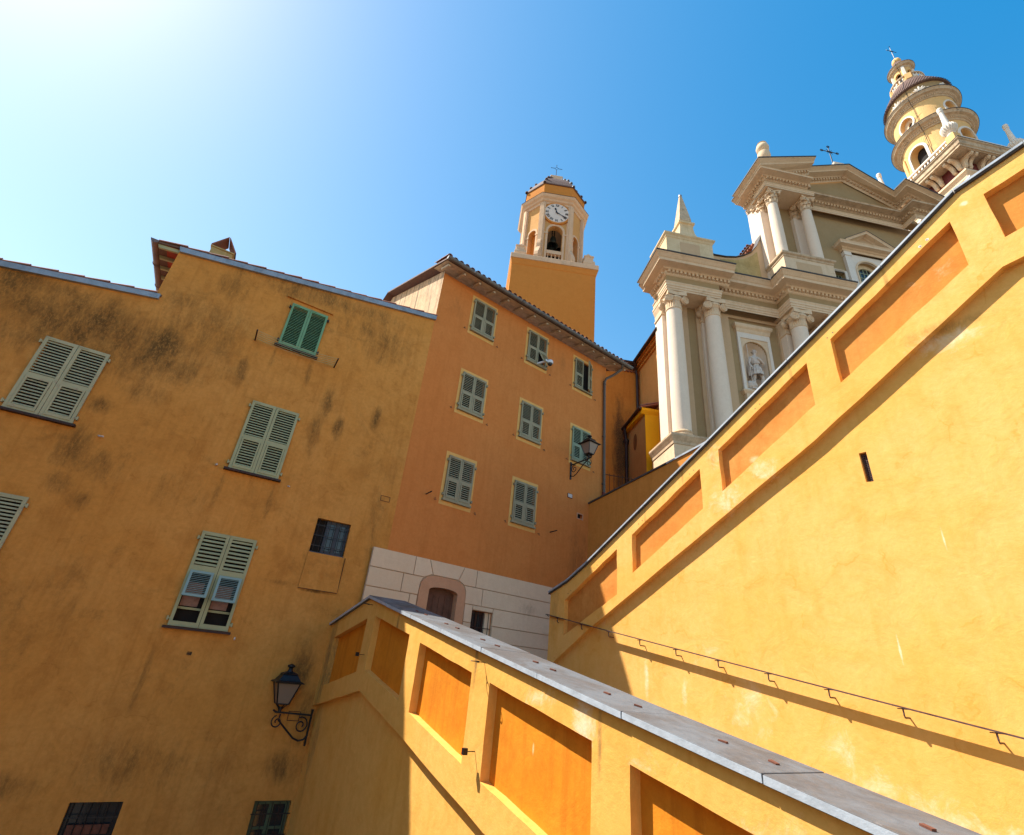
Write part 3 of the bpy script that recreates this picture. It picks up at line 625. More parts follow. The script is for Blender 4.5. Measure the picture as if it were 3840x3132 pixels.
# left eave with rafters, red boards and gutter, running back into depth
b = MB(); b.add([(-6.72, 0, 7.98), (-6.72, 8, 7.98), (-6.25, 8, 8.03), (-6.25, 0, 8.03)], [(0, 1, 2, 3)]); b.build('soffit', 'copperred', left)
for k in range(16):
    y = .02+k*.42; bb = MB(); bb.prism([(-6.72, 7.97), (-6.2, 8.04), (-6.2, 7.95), (-6.68, 7.89)], y, y+.055); bb.build('rafter', 'shut_l', left)
g = MB(); ng = 10
for k in range(4):
    y0, y1 = -.05+k*.95, -.05+(k+1)*.95
    g = MB(); vs_ = []
    for y in (y0, y1-.01):
        for i in range(ng+1): a = pi+pi*i/ng; vs_.append((-6.79+.085*cos(a), y, 8.02+.095*sin(a)))
    g.add(vs_, [(i, i+1, ng+2+i, ng+1+i) for i in range(ng)]); g.tube([(-6.79+.09*cos(pi+pi*i/8), y1-.02, 8.02+.1*sin(pi+pi*i/8)) for i in range(9)], .012, 6)
    if k == 0: g.add([(-6.79+.085*cos(pi+pi*i/ng), y0, 8.02+.095*sin(pi+pi*i/ng)) for i in range(ng+1)], [tuple(range(ng+1))])
    g.build('gutter', 'copper', left, smooth=True)
# windows of the left house
def sill(parent, x0, x1, z, mat='brown', y=-.10):
    MB().box(x0, x1, y, .02, z-.045, z).build('window_sill', mat, parent)
for k, (a, c, d, e) in winsL.items():
    mm = (a+c)/2
    MB().box(a-.012, c+.012, -.018, .01, d-.012, e+.012).wall([], [], 0) if False else None
    if k in ('big', 'pt'):
        leaf(left, a, mm-.004, d, e, 'shut_lw', .062, label='left leaf, paint flaking'); leaf(left, mm+.004, c, d, e, 'shut_lw', .062); pintles(left, a, c, d, e, 'shut_lw')
    elif k == 'w2':
        leaf(left, a, mm-.004, d, e, 'shut_l', .058); leaf(left, mm+.004, c, d, e, 'shut_l', .058); pintles(left, a, c, d, e, 'shut_l')
    elif k == 'lo':
        leaf(left, a, mm-.004, d, e, 'shut_l', .075, mid=.60, open_flap=R_(20), flapmat='shut_b', openz=.50); leaf(left, mm+.004, c, d, e, 'shut_l', .075, mid=.585, open_flap=R_(20), flapmat='shut_b', openz=.50); pintles(left, a, c, d, e, 'shut_l')
        for x0, x1 in ((a+.055, mm-.06), (mm+.06, c-.055)):
            MB().box(x0, x1, .09, .12, d+.30, d+.34).build('window_bar', 'shut_l', left)
            MB().box(x0+.01, x1-.08, .13, .14, d+.36, d+.8).build('curtain', 'curtain', left)
    else:
        leaf(left, a, mm-.003, d, e, 'shut_g', .045, mid=0, st=.05, label='bright green leaf'); leaf(left, mm+.003, c, d, e, 'shut_g', .045, mid=0, st=.05, label='bright green leaf'); pintles(left, a, c, d, e, 'iron')
    sill(left, a-.07, c+.06, d-.005)
MB().prism([(-3.85, 7.93), (-2.7, 7.90), (-2.7, 7.86), (-3.85, 7.89)], -.05, 0).build('drip_moulding', 'left', left)
# small barred window, bottom windows
def bars(parent, x0, x1, z0, z1, y, nx, nz, r=.007):
    b = MB()
    for i in range(nx): x = x0+(x1-x0)*(i+.5)/nx; b.tube([(x, y, z0-.02), (x, y, z1+.02)], r, 6)
    for j in range(nz): z = z0+(z1-z0)*(j+.5)/nz; b.box(x0-.02, x1+.02, y-.012, y-.006, z-.008, z+.008)
    b.build('window_bars', 'iron', parent)
def casement(parent, x0, x1, z0, z1, y, mat, nx=2, f=.05, nz=1):
    b = MB(); b.box(x0, x0+f, y, y+.04, z0, z1); b.box(x1-f, x1, y, y+.04, z0, z1); b.box(x0+f, x1-f, y, y+.04, z0, z0+f); b.box(x0+f, x1-f, y, y+.04, z1-f, z1)
    for i in range(1, nx): x = x0+(x1-x0)*i/nx; b.box(x-f*.6, x+f*.6, y-.005, y+.04, z0+f, z1-f)
    for j in range(1, nz): z = z0+(z1-z0)*j/nz; b.box(x0+f, x1-f, y+.003, y+.038, z-f*.3, z+f*.3)
    o = b.build('window_frame', mat, parent); MB().box(x0+f, x1-f, y+.018, y+.024, z0+f, z1-f).build('window_pane', 'glass', o); return o
casement(left, -1.45, -.95, 1.94, 2.655, .10, 'bluewin', 2, .06, 1); bars(left, -1.69, -.95, 1.95, 2.62, .02, 6, 3)
sill(left, -1.69, -.945, 1.925, 'bluewin', -.02)
MB().prism([(-1.71, 1.16), (-.90, 1.16), (-.925, 1.905), (-1.70, 1.905)], -.03, 0).build('blocked_panel', 'left', left)
MB().box(-1.71, -.895, -.031, .0, 1.153, 1.161).box(-.900, -.896, -.031, 0, 1.162, 1.9).build('panel_shadow_line', 'brown', left)  # shadow line and grime at the panel edges, drawn as dark strips
casement(left, -4.13, -3.42, -3.9, -2.44, .11, 'iron', 3, .03, 4); bars(left, -4.13, -3.42, -3.9, -2.46, .03, 6, 4)
MB().box(-4.05, -3.5, .06, .1, -2.86, -2.74).build('flower_box', 'clay', left)
casement(left, -1.43, -.80, -3.7, -2.46, .10, 'greenwin', 2, .07, 3); bars(left, -1.43, -.80, -3.7, -2.5, -.0, 5, 4)
b = MB().wall(rect(-3.33, -3.15, -.29, -.20), [rect(-3.28, -3.20, -.275, -.215)], -.006, .03, back=.02); b.build('vent_frame', 'left', left)
MB().box(-3.28, -3.2, .0, .004, -.275, -.215).build('vent_hole', 'black', left)
def outline(parent, x0, x1, z0, z1, name, y=-.01):
    b = MB(); w = .008
    b.box(x0, x1, y, .0, z0, z0+w); b.box(x0, x1, y, .0, z1-w, z1); b.box(x0, x0+w, y, 0, z0+w, z1-w); b.box(x1-w, x1, y, 0, z0+w, z1-w); b.build(name, 'brown', parent)
outline(left, -.42, -.19, 3.37, 3.50, 'hatch_rim')
# crack line and small pipes on facade
b = MB(); b.tube([(-6.02, 0.02, 3.30), (-5.98, -.06, 3.27), (-5.92, -.10, 3.27)], .018, 8); b.build('drain_spout', 'plaque', left)
b = MB(); b.tube([(-3.97, 0.02, 3.27), (-3.95, -.05, 3.28)], .02, 8); b.tube([(-2.50, .02, 3.19), (-2.46, -.04, 3.18)], .016, 8); b.tube([(-2.58, .02, .10), (-2.58, -.03, .06)], .016, 8); b.build('drain_stub', 'plaque', left)
# chimney
ch = thing('chimney', 'small rendered chimney with a tent of two red tiles on the stepped left roof', 'chimney', 'L', -5.6, .9, 8.4)
b = MB(); b.box(-5.95, -5.45, .85, 1.25, 8.3, 9.08); b.box(-5.98, -5.42, .82, 1.28, 9.08, 9.12); b.build('stack', 'scroll', ch, bevel=.01)
MB().add([(-5.95, .82, 9.12), (-5.95, 1.28, 9.12), (-5.68, 1.28, 9.52), (-5.68, .82, 9.52), (-5.98, .82, 9.14), (-5.98, 1.28, 9.14), (-5.68, 1.28, 9.56), (-5.68, .82, 9.56)], [(0,1,2,3),(4,5,6,7),(0,3,7,4),(1,2,6,5)]).build('ridge_tile', 'tile', ch)
MB().add([(-5.42, .82, 9.12), (-5.42, 1.28, 9.12), (-5.66, 1.28, 9.52), (-5.66, .82, 9.52), (-5.39, .82, 9.14), (-5.39, 1.28, 9.14), (-5.66, 1.28, 9.56), (-5.66, .82, 9.56)], [(0,1,2,3),(4,5,6,7),(0,3,7,4),(1,2,6,5)]).build('ridge_tile', 'tile', ch)
# clothes line
cl = thing('clothes_line', 'wire clothes line on two dark brackets below the green shuttered window', 'clothes line', 'L', -3.2, 0, 6.4)
for x in (-4.16, -2.3):
    MB().bar((x, 0, 6.40), (x, -.45, 6.43), .03, .03).build('bracket_arm', 'brown', cl)
for k in range(5):
    y = -.08-.085*k; z = 6.42+.004*k; b = MB()
    b.tube([(-4.17+1.87*i/8, y, z-.06*(1-((i-4)/4)**2)) for i in range(9)], .005, 5); b.build('wire', 'shut_l', cl)

# ---------------------------------------------------------------- orange house (middle)
mid = thing('orange_house', 'burnt orange house with three columns of peeling shutters under a long tiled eave', 'house', 'M', 3.6, 0, -6)
winM = [(1.13, 9.20), (3.41, 9.19), (5.64, 9.14), (1.13, 6.40), (3.39, 6.36), (5.64, 6.31), (1.12, 3.70), (3.41, 3.67)]
holes = [rect(x+.14, x+.87, z+.18, z+1.36) for x, z in winM]
DOOR = arch(1.22, 2.04, -.36, 1.665, 8, .09); SWM = rect(2.54, 3.17, .55, 1.295)
holes += [DOOR, SWM, rect(6.12, 6.34, 4.56, 4.70)]
MB().wall([(0, -6), (7.40, -6), (7.40, 10.86), (0, 10.9)], holes, 0, .07).build('wall', 'mid', mid)
b = MB(); b.add([(0, 0, -6), (0, 9, -6), (0, 9, 11), (0, 4.5, 12.72), (0, 0, 10.98)], [(0, 1, 2, 3, 4)]); b.build('side_wall', 'sidewall', mid, label='pale weathered side wall above the ochre roof')
b = MB(); b.add([(7.40, 0, -6), (7.40, 9, -6), (7.40, 9, 11), (7.4, 4.5, 12.72), (7.40, 0, 10.86)], [(0, 1, 2, 3, 4)]); b.build('side_wall', 'mid', mid)
for x, z in winM + [(6.0, 4.45)]:
    k_ = 1 if x != 6.0 else .3; MB().add([(x+.05, .068, z+.05), (x+.05+.9*k_, .068, z+.05), (x+.05+.9*k_, .068, z+.05+1.35*k_), (x+.05, .068, z+.05+1.35*k_)], [(0, 1, 2, 3)]).build('dark_interior', 'void', mid)
b = MB()
b.add([(-.25, -.55, 10.96), (8.15, -.55, 10.96), (8.15, 4.5, 12.86), (-.25, 4.5, 12.86), (-.25, -.55, 10.91), (8.15, -.55, 10.91), (8.15, 4.5, 12.80), (-.25, 4.5, 12.80)], [(0,1,2,3),(7,6,5,4),(0,4,5,1),(1,5,6,2),(3,7,4,0)])
b.add([(-.25, 4.5, 12.86), (8.15, 4.5, 12.86), (8.15, 9.5, 10.9), (-.25, 9.5, 10.9)], [(0, 1, 2, 3)]); b.build('roof', 'darktile', mid)
b = MB(); b.add([(-.22, -.52, 10.905), (8.12, -.52, 10.905), (8.12, .4, 11.22), (-.22, .4, 11.22)], [(0, 1, 2, 3)]); b.build('soffit', 'soffit', mid)
for k in range(15):
    x = -.12+k*.575; bb = MB(); bb.xprism([(.05, 10.98), (-.44, 10.82), (-.44, 10.885), (.05, 11.06)], x, x+.07); bb.build('rafter_end', 'soffit', mid)
for k in range(9):
    x0, x1 = -.25+k*.96, -.25+(k+1)*.96-.008; g = MB(); vs_ = []
    for x in (x0, min(x1, 8.22)):
        for i in range(ng+1): a = pi+pi*i/ng; vs_.append((x, -.60+.075*cos(a), 10.99+.09*sin(a)))
    g.add(vs_, [(i, i+1, ng+2+i, ng+1+i) for i in range(ng)])
    g.tube([(x0+.03, -.60+.082*cos(pi+pi*i/8), 10.99+.097*sin(pi+pi*i/8)) for i in range(9)], .008, 6)
    if k in (0, 8): xx = x0 if k == 0 else min(x1, 8.22); g.add([(xx, -.60+.075*cos(pi+pi*i/ng), 10.99+.09*sin(pi+pi*i/ng)) for i in range(ng+1)], [tuple(range(ng+1))])
    g.build('gutter', 'gutter', mid, smooth=True)
def etile():
    b = MB(); n = 8; r = .085
    for y, rr in ((0, r), (.55, r*.85)):
        for s_ in (0, .013):
            for k in range(n+1): a = pi*k/n; b.v.append(((rr-s_)*cos(a), y, (rr-s_)*sin(a)*.9))
    m_ = 2*(n+1)
    for k in range(n): b.f += [(k, k+1, m_+k+1, m_+k), (n+1+k, n+2+k, m_+n+2+k, m_+n+1+k), (k, k+1, n+2+k, n+1+k)]
    return b
for k in range(40):
    for j in range(2):
        inst('eave_tile', 'roof_tile', 'tile', mid, (-.18+k*.21, -.585+j*.45+random.uniform(-.015, .015), 11.05+j*.17+random.uniform(-.006, .012)), (R_(20.6), 0, R_(random.uniform(-2, 2))), make=etile)
b = MB(); b.tube([(7.42+.3, -.55, 10.9), (7.72, -.5, 10.72), (7.55, -.3, 10.5), (7.30, -.10, 10.28), (7.24, -.07, 10.1)], .05, 10); b.tube([(7.24, -.07, 10.15), (7.26, -.07, 5.72)], .05, 10)
for z in (10.0, 7.8, 6.0): b.tube([(7.24, -.07, z), (7.24, -.07, z+.05)], .062, 10)
b.build('downpipe', 'greypipe', mid, smooth=True)
MB().tube([(7.26, -.07, 5.72), (7.27, -.07, 4.4)], .062, 10).tube([(7.26, -.07, 5.6), (7.26, -.07, 5.56)], .072, 10).build('downpipe', 'redpipe', mid, smooth=True)
for i, (x, z) in enumerate(winM):
    MB().wall(rect(x, x+1.0, z, z+1.49), [rect(x+.085, x+.935, z+.145, z+1.40)], -.006, .006, back=.006).build('window_surround', 'surround', mid)
    x0, x1, z0, z1 = x+.09, x+.925, z+.155, z+1.385; mm = (x0+x1)/2; mt = 'shut_m2' if i == 5 else 'shut_m'
    if i == 1:
        leaf(mid, x0, mm-.003, z0, z1, mt, .055, st=.045); leaf(mid, mm+.003, x1, z0, z1, mt, .055, st=.045, open_flap=R_(30), openz=.56)
    elif i == 2:
        leaf(mid, x0, mm-.01, z0, z1, mt, .055, st=.045)
        n0 = len(bpy.data.objects)
        o = leaf(mid, mm+.012, x1, z0, z1, mt, .055, st=.045, label='right leaf standing open')
        m_ = Matrix.Translation((x1, -.02, 0)) @ Matrix.Rotation(R_(30), 4, 'Z') @ Matrix.Translation((-x1, .02, 0))
        o.matrix_local = Matrix.Translation(OFF[mid.name]) @ m_
    else:
        leaf(mid, x0, mm-.003, z0, z1, mt, .055, st=.045); leaf(mid, mm+.003, x1, z0, z1, mt, .055, st=.045)
    pintles(mid, x0, x1, z0, z1, mt); sill(mid, x0-.03, x1+.03, z0-.003, 'shut_m', -.09)
    hk = MB()
    for xx, zz in ((x-.14, z+.1), (x+1.12, z+.02)):
        hk.tube([(xx, .01, zz), (xx, -.07, zz), (xx, -.07, zz-.05)], .007, 5); hk.box(xx-.03, xx+.03, -.075, -.065, zz-.055, zz-.045)
    hk.build('shutter_catch', 'iron', mid)
# iron bars sticking out
for x, z in ((.73, 3.84), (5.0, 3.84)):
    MB().bar((x, 0, z), (x-.02, -.34, z), .015, .03).build('iron_stay', 'brown', mid)
b = MB().wall(rect(6.09, 6.37, 4.53, 4.73), [rect(6.12, 6.34, 4.56, 4.70)], -.01, .08, back=.02); b.build('vent_frame', 'doorsur', mid)
# rusticated base
def block(poly, ins=.009, y0=-.062, y1=-.03):
    cx = sum(p[0] for p in poly)/len(poly); cz = sum(p[1] for p in poly)/len(poly); q = []
    n = len(poly)
    for i in range(n):
        a, b_, c_ = Vector(poly[i-1]), Vector(poly[i]), Vector(poly[(i+1) % n])
        e1 = (b_-a).normalized(); e2 = (c_-b_).normalized(); n1 = Vector((-e1.y, e1.x)); n2 = Vector((-e2.y, e2.x)); mm = n1+n2
        mm = mm/max(.3, mm.length_squared/2) if mm.length > 1e-5 else n1
        q.append((b_.x+mm.x*ins, b_.y+mm.y*ins))
    MB().prism(q, y0, y1).build('stone_block', 'base', mid, bevel=.005)
rows = [2.27, 1.83, 1.41, .99, .62, .2, -.36]
XR = 7.3
MB().wall(rect(-.36, XR, -.36, 2.26), [arch(1.10, 2.16, -.36, 1.78, 8, .2), SWM], -.032, .03, back=.03).build('base_course', 'basejoint', mid)
block([(-.36, 1.83), (.75, 1.83), (.75, 2.27), (-.36, 2.27)]); block([(.75, 1.83), (1.05, 1.83), (1.24, 1.92), (1.28, 1.92), (1.13, 2.27), (.75, 2.27)])
block([(1.28, 1.92), (2.02, 1.92), (2.16, 2.27), (1.13, 2.27)]); block([(2.02, 1.92), (2.1, 1.88), (2.2, 1.83), (2.55, 1.83), (2.55, 2.27), (2.16, 2.27)]); block([(2.55, 1.83), (XR, 1.83), (XR, 2.27), (2.55, 2.27)])
block([(-.36, 1.41), (.5, 1.41), (.5, 1.83), (-.36, 1.83)]); block([(.5, 1.41), (.955, 1.41), (.97, 1.7), (1.03, 1.83), (.5, 1.83)]); block([(2.28, 1.41), (2.785, 1.41), (2.785, 1.83), (2.2, 1.83), (2.27, 1.7)]); block([(2.785, 1.41), (XR, 1.41), (XR, 1.83), (2.785, 1.83)])
for j in range(2, 6):
    za, zb = rows[j+1], rows[j]; s_ = .75 if j % 2 == 0 else .5
    block([(-.36, za), (s_, za), (s_, zb), (-.36, zb)]); block([(s_, za), (.95, za), (.95, zb), (s_, zb)])
    if j < 5:
        block([(2.29, za), (2.535, za), (2.535, zb), (2.29, zb)])
        if j == 2: block([(2.54, 1.30), (3.175, 1.30), (3.175, zb), (2.54, zb)])
        for xa, xb in ((3.18, 5.3+.3*(j % 2)), (5.3+.3*(j % 2), XR)): block([(xa, za), (xb, za), (xb, zb), (xa, zb)])
    else: block([(2.29, za), (XR, za), (XR, zb), (2.29, zb)])
def rarch(x0, x1, z0, zs, zt, n=10):
    c = (x0+x1)/2; w = (x1-x0)/2
    return [(x0, z0), (x1, z0), (x1, zs)] + [(c+w*cos(pi*i/n)**1 if 0 else c+w*(abs(cos(pi*i/n))**.55)*(1 if i < n/2 else -1 if i > n/2 else 0), zs+(zt-zs)*(sin(pi*i/n)**.8)) for i in range(1, n)] + [(x0, zs)]
MB().wall(rarch(.965, 2.275, -.36, 1.52, 1.915), [arch(1.225, 2.035, -.30, 1.665, 8, .09)], -.075, .20, back=.05).build('door_surround', 'doorsur', mid)
b = MB().prism(arch(1.20, 2.06, -.36, 1.69, 8, .09), .12, .17); b.build('door_leaf', 'wood', mid)
for k in range(5): x = 1.3+.165*k; MB().box(x, x+.15, .108, .121, -.3, 1.50).build('door_board', 'wood', mid)
casement(mid, 2.54, 3.0, .55, 1.295, .10, 'brown', 2, .05, 2); bars(mid, 2.54, 3.17, .55, 1.28, .0, 4, 1)
MB().box(3.0, 3.17, .03, .2, .55, 1.29).build('reveal_block', 'base', mid)
# plaque, camera, lamps
pq = thing('wall_plaque', 'small pale plaque with a dark rim on the orange wall below the lamp', 'plaque', 'M', 5.75, 0, 5.2)
MB().box(5.65, 5.85, -.02, 0, 5.12, 5.26).build('plaque_plate', 'brown', pq); MB().box(5.662, 5.838, -.026, -.021, 5.132, 5.248).build('plaque_face', 'plaque', pq)
cc = thing('security_camera', 'white dome security camera fixed by the half open shutter under the eave', 'security camera', 'M', 4.25, 0, 9.4)
MB().bar((3.95, -.02, 9.38), (4.14, -.30, 9.47), .06, .05).box(4.08, 4.16, -.33, -.26, 9.40, 9.50).build('arm', 'camwhite', cc)
MB().lathe([(.0, .12), (.05, .12), (.085, .10), (.105, .05), (.105, 0), (.095, -.02)], (4.27, -.33), 20).move(0, (0, 0, 9.42)).build('housing', 'camwhite', cc, smooth=True)
MB().lathe([(.085, 0), (.08, -.04), (.06, -.075), (.025, -.092), (0, -.095)], (4.27, -.33), 20).move(0, (0, 0, 9.41)).build('dome', 'glass', cc, smooth=True)

def lantern(fr, x, z, label, scale=1.0, reach=.83):
    t_ = thing('wall_lantern', label, 'street lamp', fr, x, 0, z, 'black wall lanterns')
    S = lambda p: tuple(c_*scale for c_ in p)
    def P(mb, name, mat, par, smooth=False):
        mb.v = [S(v) for v in mb.v]; o = mb.build(name, mat, par, smooth=smooth); o.location = (0, 0, 0); return o
    r = reach/scale
    MB_ = MB(); MB_.box(-.03, .03, -.025, .0, -.50, .06); MB_.box(-.04, .04, -.03, 0, .06, .10); P(MB_, 'wall_plate', 'iron', t_)
    b = MB(); b.bar((0, 0, 0), (0, -r-.08, .03), .035, .03); b.tube([(0, -r-.06, .03), (0, -r-.12, .06)], .018, 6)
    # curved brace
    b.tube([(0, -.01, -.33), (0, -.06, -.40), (0, -.15, -.42), (0, -.26, -.38), (0, -.42, -.25), (0, -.60, -.10), (0, -r+.03, 0)], .016, 8)
    def spiral(cy, cz, r0, a0, turns, sg):
        return [(0, cy+sg*(r0*(1-.78*k/22))*cos(a0+turns*2*pi*k/22), cz+(r0*(1-.78*k/22))*sin(a0+turns*2*pi*k/22)) for k in range(23)]
    b.tube(spiral(-.17, -.17, .14, pi*.35, 1.45, -1), .013, 7); b.tube(spiral(-r-.0, -.13, .11, pi*.6, 1.3, 1), .012, 7)
    P(b, 'bracket', 'iron', t_)
    b = MB(); b.tube([(0, -r, .03), (0, -r, .12)], .03, 8)
    for sx in (-1, 1):
        for sy in (-1, 1): b.tube([(0, -r, .05), (sx*.09, -r+sy*.09, .17)], .009, 6)
    P(b, 'stem', 'iron', t_)
    z0, z1, w0, w1 = .17, .52, .105, .205
    b = MB(); cn = [(-1, -1), (1, -1), (1, 1), (-1, 1)]
    for k in range(4):
        (ax, ay), (bx, by) = cn[k], cn[(k+1) % 4]
        b.bar((ax*w0, -r+ay*w0, z0), (ax*w1, -r+ay*w1, z1), .018, .018)
        b.bar((ax*w0, -r+ay*w0, z0), (bx*w0, -r+by*w0, z0), .018, .018); b.bar((ax*w1, -r+ay*w1, z1), (bx*w1, -r+by*w1, z1), .02, .02)
    P(b, 'lamp_frame', 'iron', t_)
    for k in range(4):
        (ax, ay), (bx, by) = cn[k], cn[(k+1) % 4]; q = .97
        P(MB().add([(ax*w0*q, -r+ay*w0*q, z0), (bx*w0*q, -r+by*w0*q, z0), (bx*w1*q, -r+by*w1*q, z1), (ax*w1*q, -r+ay*w1*q, z1)], [(0, 1, 2, 3)]), 'glass_pane', 'frost', t_)
    b = MB(); k4 = [(a_, c_) for a_, c_ in cn]
    def ring(w, z): return [(a_*w, -r+c_*w, z) for a_, c_ in k4]
    R4 = [ring(.26, .52), ring(.265, .535), ring(.20, .56), ring(.13, .66), ring(.145, .67), ring(.06, .71)]
    vs_ = sum(R4, []); b.add(vs_, [(j*4+i, j*4+(i+1) % 4, (j+1)*4+(i+1) % 4, (j+1)*4+i) for j in range(5) for i in range(4)] + [(0, 1, 2, 3)])
    P(b, 'lamp_roof', 'iron', t_)
    P(MB().lathe([(.06, .70), (.045, .74), (.035, .77), (.075, .80), (.07, .82), (.03, .84), (0, .85)], (0, -r), 16), 'finial', 'iron', t_, True)
    return t_
lantern('M', 5.74, 6.24, 'black iron wall lantern in front of the shuttered window on the orange house')
lantern('W', -11.33, -1.10, 'black iron wall lantern at lower left where the ramp wall meets the ochre house', 1.0, .62)
w_ = thing('wire_frame', 'thin square wire frame on the ochre wall behind the lower lantern', 'wire frame', 'L', -1.1, 0, -1.1)
outline(w_, -1.25, -1.03, -1.22, -1.06, 'frame_rim', -.02)

# ---------------------------------------------------------------- clock tower (frame B)
tw = thing('clock_tower', 'square orange clock tower with an eight sided belfry and bell behind the orange house', 'bell tower', 'B', 2.68, 2.2, -1)
TC = (2.69, 2.25)
MB().hprism([(.49, 0), (4.88, 0), (4.88, 4.5), (.49, 4.5)], -1, 18.8).build('wall', 'tower', tw)
def sq(x0, x1, y0, y1): return [(x0, y1), (x0, y0), (x1, y0), (x1, y1)]
MB().sweep([(.49, 4.5), (.49, 0), (4.88, 0), (4.88, 4.5)][::1], [(0, 18.55), (.03, 18.6), (.05, 18.75), (.09, 18.9), (.0, 18.9)], False).build('cornice', 'tower', tw)
MB().hprism([(.38, -.10), (5.02, -.10), (5.02, 4.6), (.38, 4.6)], 18.93, 19.25).build('parapet_slab', 'towertrim', tw, bevel=.03)
OCTK = .482
def octa(a, c=TC):
    e = a*OCTK; return [(c[0]+x, c[1]+y) for x, y in ((-e, -a), (e, -a), (a, -e), (a, e), (e, a), (-e, a), (-a, e), (-a, -e))]
A8 = 1.66
MB.zmap = staticmethod(lambda z: z if z < 19.26 else 19.25+(z-19.25)*1.06 if z < 25.3 else 25.66+(z-25.3)*.82)
# eight belfry faces, each pierced by an arch
for k in range(8):
    a = k*pi/4; wf, AF = (2*A8*OCTK, A8) if k % 2 == 0 else (A8*(1-OCTK)*math.sqrt(2), A8*(1+OCTK)/math.sqrt(2))
    b = MB(); hole = arch(-.42, .42, 19.27, 22.2, 12) if k % 2 == 0 else arch(-.26, .26, 19.4, 22.0, 12)
    b.wall([(-wf/2, 19.25), (wf/2, 19.25), (wf/2, 23.85), (-wf/2, 23.85)], [hole], -AF, .32)
    i1 = len(b.v); b.rot(0, a, 'Z', (0, 0, 0)); b.move(0, (TC[0], TC[1], 0))
    b.build('belfry_wall', 'towerlt', tw)
    b = MB(); o_ = arch(-.54, .54, 19.25, 22.34, 12) if k % 2 == 0 else arch(-.36, .36, 19.3, 22.12, 12); b.wall(o_, [hole], -AF-.03, .03, back=.03)
    hw = .54 if k % 2 == 0 else .36; b.box(-hw-.1, -hw+.13, -AF-.05, -AF-.0, 21.55, 21.66); b.box(hw-.13, hw+.1, -AF-.05, -AF, 21.55, 21.66)
    b.rot(0, a, 'Z', (0, 0, 0)); b.move(0, (TC[0], TC[1], 0)); b.build('arch_moulding', 'towertrim', tw)
    if k % 2: 
        b = MB().prism(hole, -AF+.30, -AF+.36); b.rot(0, a, 'Z', (0, 0, 0)); b.move(0, (TC[0], TC[1], 0)); b.build('blind_niche', 'tower', tw)
for k in range(8):
    x, y = octa(A8)[k]; dx, dy = (x-TC[0])/math.hypot(x-TC[0], y-TC[1]), (y-TC[1])/math.hypot(x-TC[0], y-TC[1])
    b = MB()
    for s_, w, o1 in ((0, .17, .08), (0, .10, .11)):
        tx, ty = -dy, dx
        q = [(x+tx*w-dx*.1, y+ty*w-dy*.1), (x+tx*w+dx*o1, y+ty*w+dy*o1), (x-tx*w+dx*o1, y-ty*w+dy*o1), (x-tx*w-dx*.1, y-ty*w-dy*.1)]
        b.hprism(q, 19.25, 23.8)
    b.build('pilaster', 'towertrim', tw)
    # scroll buttress at foot
    pr = [(.10, 21.0), (.22, 20.85), (.26, 20.6), (.24, 20.35), (.34, 20.1), (.46, 19.85), (.50, 19.6), (.46, 19.4), (.36, 19.27), (.0, 19.27), (.0, 21.1)]
    b = MB(); w = .12; n_ = len(pr)
    b.add([(x+dx*o1+(-dy)*s_*w, y+dy*o1+dx*s_*w, z) for s_ in (-1, 1) for o1, z in pr], [tuple(range(n_)), tuple(range(2*n_-1, n_-1, -1))]+[(i, i+n_, (i+1) % n_+n_, (i+1) % n_) for i in range(n_)])
    b.build('scroll_buttress', 'towertrim', tw, bevel=.02)
MB().sweep(octa(A8)[::-1][::-1] if False else list(octa(A8)), [(.0, 23.7), (.06, 23.72), (.08, 23.85), (.16, 23.9), (.20, 24.0), (.30, 24.08), (.36, 24.22), (.0, 24.3)], True).build('cornice', 'towertrim', tw)
MB().sweep(octa(A8), [(.36, 24.222), (.37, 24.25), (.0, 24.34)], True).build('cornice_lead', 'brown', tw)
b = MB(); prof = [(1.66, 24.28), (1.74, 24.6), (1.76, 25.1), (1.74, 25.29)]
vs_ = []
for a_, z in prof: vs_ += [(p[0], p[1], z) for p in octa(a_)]
b.add(vs_, [(j*8+i, j*8+(i+1) % 8, (j+1)*8+(i+1) % 8, (j+1)*8+i) for j in range(len(prof)-1) for i in range(8)]); b.build('dome_skirt', 'tower', tw)
b = MB(); prof = [(1.80, 25.27), (1.80, 25.36), (1.56, 26.08), (1.26, 26.78), (.92, 27.36), (.66, 27.72), (.42, 27.98)]
vs_ = []
for j, (a_, z) in enumerate(prof): vs_ += [(p[0], p[1], z) for p in octa(a_)]
b.add(vs_, [(j*8+i, j*8+(i+1) % 8, (j+1)*8+(i+1) % 8, (j+1)*8+i) for j in range(len(prof)-1) for i in range(8)] + [tuple(range(8))]); b.build('dome_roof', 'darktile', tw)
for k in range(8):
    for j, (a_, z) in enumerate(prof[1:]):
        x, y = octa(a_)[k]; MB().lathe([(.0, z+.12), (.07, z+.08), (.10, z), (.09, z-.06)], (x, y), 8).build('hip_tile', 'zinc' if k == 1 else 'darktile', tw)
MB().hprism([(TC[0]-.4, TC[1]-.4), (TC[0]+.4, TC[1]-.4), (TC[0]+.4, TC[1]+.4), (TC[0]-.4, TC[1]+.4)], 27.85, 28.6).build('cap_block', 'towertrim', tw, bevel=.03)
